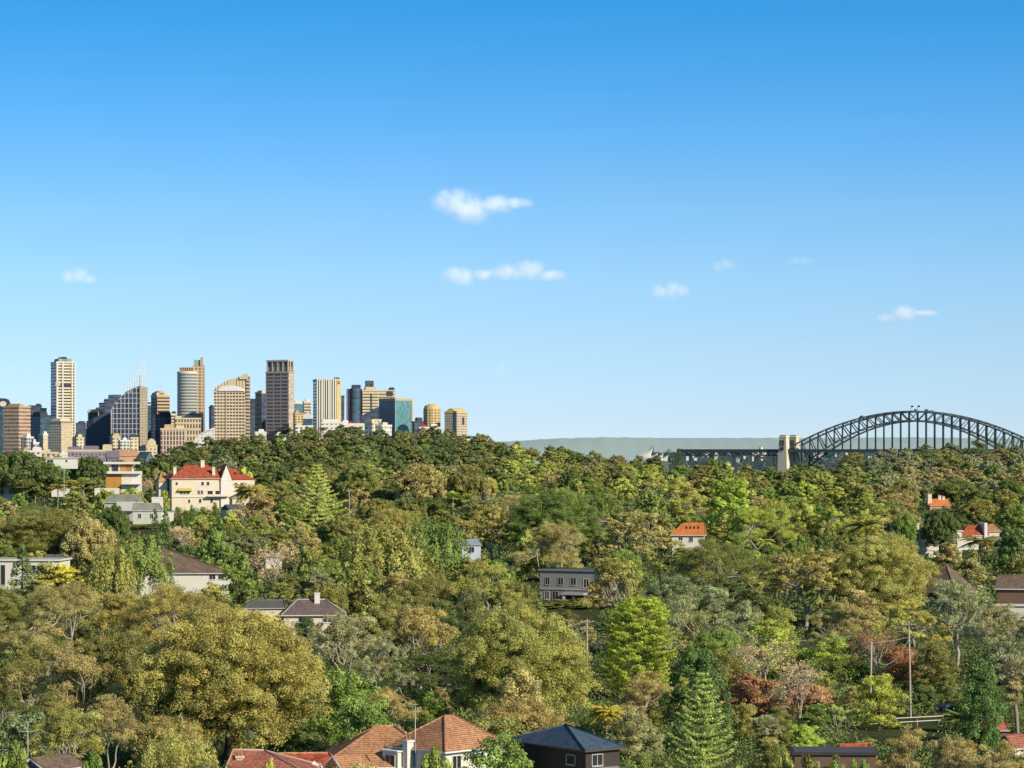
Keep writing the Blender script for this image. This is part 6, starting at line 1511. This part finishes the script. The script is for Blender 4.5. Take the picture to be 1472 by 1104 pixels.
HH('bush', 1172, 1088, 70, DOLIVE, 'olive bush in front of the middle of the dark garage', Y=319, var=1)
HH('bush', 1236, 1090, 56, MID, 'mid green bush at the right end of the dark garage', Y=316, var=2)
HH('broad', 862, 838, 60, BOLIVE, 'brown olive tree at the right end of the apartment house', Y=690, var=4)
HH('bare', 205, 678, 38, TANL, 'brown bare tree left of the mansion')
HH('bush', 352, 672, 40, GOLD, 'bright yellow green shrub behind the mansion red wing', H=8, Y=1190)
HH('norfolk', 975, 644, 22, DGREEN, 'little dark pine on the skyline right of the white shell roofs', Y=1790)
HH('broad', 236, 705, 20, YGREEN, 'small light green tree against the dark end wall of the mansion', H=7, Y=1135)

# ------------------------------------------------------------------ the rest of the wood
rw = random.Random(21)
def mixcol(a, b, t): return tuple(x * (1 - t) + y * t for x, y in zip(a, b))
ZONES = [
    (-400, 220, 'left hilltop below the towers', 'left slope among the houses', 'left foreground wood'),
    (220, 480, 'ridge under the curved cream tower', 'slope below the mansion', 'foreground wood left of centre'),
    (480, 740, 'ridge under the teal mirror tower', 'slope around the weeping trees', 'foreground wood in the middle'),
    (740, 960, 'ridge left of the white shells', 'slope left of the orange roof', 'foreground wood around the lime cypress'),
    (960, 1160, 'ridge before the bridge pylons', 'sunny slope right of the orange roof', 'foreground wood near the rust red bushes'),
    (1160, 1340, 'ridge under the bridge arch', 'slope around the billowy dome', 'foreground wood by the power poles'),
    (1340, 2200, 'ridge at the right end of the bridge', 'right slope by the modern house', 'foreground wood at the right edge')]
TONE = {'dark': 'dark green', 'olive': 'olive', 'mid': 'mid green', 'yellow': 'yellow green', 'brown': 'brown olive', 'grey': 'grey green', 'orange': 'rusty orange'}
TCOL = {'dark': (DGREEN, DOLIVE), 'olive': (OLIVE, DOLIVE), 'mid': (MID, GREEN), 'yellow': (YGREEN, YOLIVE), 'brown': (BOLIVE, (.165, .14, .055)), 'grey': (GREYG, BLUEG), 'orange': (ORANGE_, BOLIVE)}
def pick(d):
    r = rw.random() * sum(d.values())
    for k, v in d.items():
        r -= v
        if r <= 0: return k
    return k
count = {}
def blocked(px, w, top, Y, soft=1.0):
    hpx = w * .95
    for (x0, x1, y0, y1, Yb) in HOLD:
        if Y < Yb + 6:
            ov = min(px + w * .5, x1) - max(px - w * .5, x0)
            if ov > 0 and top < y1 - 1 and (top + 12 * F / Y) > y0: return True
    for (x0, x1, y0, y1, Yb) in HEROES:
        if Y < Yb + 4:
            ov = min(px + w * .45, x1) - max(px - w * .45, x0)
            if ov > .25 * min(w, x1 - x0) and top < y0 + .55 * (y1 - y0): return True
        elif Y < Yb + 40:
            if x0 < px < x1 and y0 - w * .1 < top < y1: return True
    return False
CELLS = []
def fill(px, row, Y, wm, hm, force=None, small=False):
    lod = lod_of(Y); w = wm * F / Y
    zone = next(z for z in ZONES if z[0] <= px < z[1])
    far = Y > 1180
    if far:
        if px < 720: kinds = {'broad': 5, 'dome': 3, 'gum': 1.5, 'bare': .15, 'feather': .25}
        else: kinds = {'broad': 5, 'dome': 2.9, 'gum': 1.8, 'fan': .1}
        if px < 700: tones = {'dark': 5, 'olive': 3, 'mid': 2, 'brown': 1.3, 'grey': 1, 'orange': .04}
        elif px < 1250: tones = {'dark': 2.6, 'olive': 3, 'mid': 2.6, 'yellow': 1.7, 'brown': 1.0, 'orange': .06}
        else: tones = {'dark': 3.5, 'grey': 3.5, 'olive': 2, 'mid': 1.5, 'brown': 1.2, 'orange': .12}
    elif Y > 620:
        kinds = {'gum': 2.9, 'dome': 2.2, 'broad': 4.0, 'cone': .35, 'feather': .4, 'fan': .2, 'weep': .4, 'bare': .35}
        if px < 480: tones = {'olive': 3, 'dark': 2, 'mid': 2.2, 'yellow': 1, 'brown': 1.6, 'grey': .9}
        elif px < 900: tones = {'olive': 3, 'dark': 2, 'mid': 2, 'yellow': .7, 'brown': 2, 'grey': 1}
        elif px < 1260: tones = {'olive': 2.5, 'dark': 1.2, 'mid': 2.2, 'yellow': 2.0, 'brown': 1.7, 'grey': .6}
        else: tones = {'olive': 2.5, 'dark': 2.2, 'mid': 1.5, 'yellow': 1.3, 'brown': 2, 'grey': 1.5}
    else:
        kinds = {'gum': 3.4, 'dome': 1.9, 'broad': 3.4, 'thin': .8, 'bare': .3, 'weep': .2}
        tones = {'olive': 3, 'dark': 2, 'mid': 1.8, 'brown': 2.3, 'grey': 1.6, 'yellow': .5}
    kind = force or pick(kinds); tone = pick(tones)
    if far:      # stands of one species grow together
        key = (int((px + 400 + 30 * math.sin(Y * .01)) // 95), int((Y + 60 * math.sin(px * .013)) // 130)); q = random.Random(hash(key)); st = rw; 
        if rw.random() < .6: r_ = q.random() * sum(tones.values()); tone = next((k for k, v in ((k, sum(list(tones.values())[:i + 1])) for i, k in enumerate(tones)) if r_ <= v), tone)
    if kind == 'cone': wm *= .35; hm *= .9; tone = rw.choice(('dark', 'mid'))
    elif kind in ('feather', 'fan'): wm *= .5 if kind == 'feather' else .32; tone = rw.choice(('olive', 'yellow', 'mid'))
    elif kind == 'bare': wm *= .75; hm *= .8; tone = 'brown'
    elif kind == 'dome': wm *= 1.12
    ca, cb = TCOL[tone]; col = mixcol(ca, cb, rw.random())
    if kind == 'bare': col = mixcol(TANL, BOLIVE, rw.random() * .6)
    if far:      # bluish distance haze put into the leaf colour, darker and bluer farther off
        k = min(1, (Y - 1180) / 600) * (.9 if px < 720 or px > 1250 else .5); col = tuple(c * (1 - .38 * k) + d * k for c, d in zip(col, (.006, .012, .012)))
    jt = rw.uniform(.84, 1.16) if not far else rw.uniform(.9, 1.1)
    col = tuple(max(.004, c * jt * rw.uniform(.96, 1.04)) for c in col)
    nm = KINDS_[kind][2]; where = zone[2] if far and False else (zone[2] if far else zone[3] if Y > 620 else zone[4])
    tw = TONE[tone]
    form = {'dome': 'round crowned tree', 'gum': 'open crowned gum', 'thin': 'open crowned gum', 'broad': 'bushy tree', 'cone': 'narrow conifer', 'feather': 'feather palm', 'fan': 'fan palm', 'weep': 'drooping tree', 'bare': 'nearly bare twiggy tree'}[kind]
    if small: form = 'garden shrub'
    if kind == 'bare': lab = 'pale nearly bare twiggy tree, %s' % where
    else: lab = '%s %s, %s' % (tw, form, where)
    x = X(px, Y)
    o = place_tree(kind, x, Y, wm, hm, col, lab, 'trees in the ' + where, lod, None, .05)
    if kind == 'broad': o.name = 'garden_shrub' if small else {'dark': 'evergreen_tree', 'mid': 'leafy_tree', 'yellow': 'leafy_tree', 'grey': 'evergreen_tree'}.get(tone, 'broadleaf_tree')
    count[o.name.split('.')[0]] = count.get(o.name.split('.')[0], 0) + 1
    return True
row = 612.0
while row < 1150:
    f = min(1, max(0, (row - 640) / 440))
    Yc = Y_of_row(736, max(row, 640))
    wref = 10.5 * F / (1750 if row < 640 else Yc)
    step = max(5.2, wref * (.205 if row < 720 else .24))
    px = -70 + rw.uniform(0, wref)
    while px < 1540:
        rr = ridge(px)
        if row >= rr - 1:
            r = row + rw.uniform(-.5, .5) * step
            hm = rw.uniform(9.5, 14.5) if r > 720 else rw.uniform(8.5, 13)
            if Yc > 1150: hm = rw.uniform(10.5, 15)
            Y = Y_of_row(px, r, hm)
            Y = min(Y, 1800 + rw.uniform(-25, 25)) if Y >= 1790 else Y
            wm = rw.uniform(9.5, 15.5) if r > 800 else rw.uniform(8.5, 13.5) if Y < 900 else rw.uniform(10, 16) if Y < 1180 else rw.uniform(12, 21)
            w = wm * F / Y
            if not blocked(px, w, r, Y): fill(px, r, Y, wm, hm)
            else:      # a smaller garden tree may still fit here
                hs = rw.uniform(4, 6.5); Ys = Y_of_row(px, r, hs); wsml = rw.uniform(4, 6)
                if Ys < 1780 and not blocked(px, wsml * F / Ys, r, Ys): fill(px, r, Ys, wsml, hs, 'broad', True)
            px += w * rw.uniform(.62, .95)
        else: px += wref * .8
    row += step
# ------------------------------------------------------------------ undergrowth
lv = Leaves(); rng = np.random.default_rng(4)
n = 0
while n < 15000:
    px = rng.uniform(-60, 1530); Y = float(np.exp(rng.uniform(math.log(300), math.log(1250)))); x = X(px, Y); g = ground(x, Y)
    if any(x0 - 4 < px < x1 + 4 and Y < Yb + 10 and HOR + (ZC - g - 3.2) / Y * F < y1 - 4 for (x0, x1, y0, y1, Yb) in HOLD): n += 1; continue
    r = rng.uniform(1.0, 3.0); s = .4 if Y < 600 else .7
    lv.clump(np.array([x, Y, g + r * .35]), r, int(34 if Y < 600 else 20), s, .6, .75, .6, .3, .5 + rng.normal() * .2, .3 + rng.normal() * .3, -.3); n += 1
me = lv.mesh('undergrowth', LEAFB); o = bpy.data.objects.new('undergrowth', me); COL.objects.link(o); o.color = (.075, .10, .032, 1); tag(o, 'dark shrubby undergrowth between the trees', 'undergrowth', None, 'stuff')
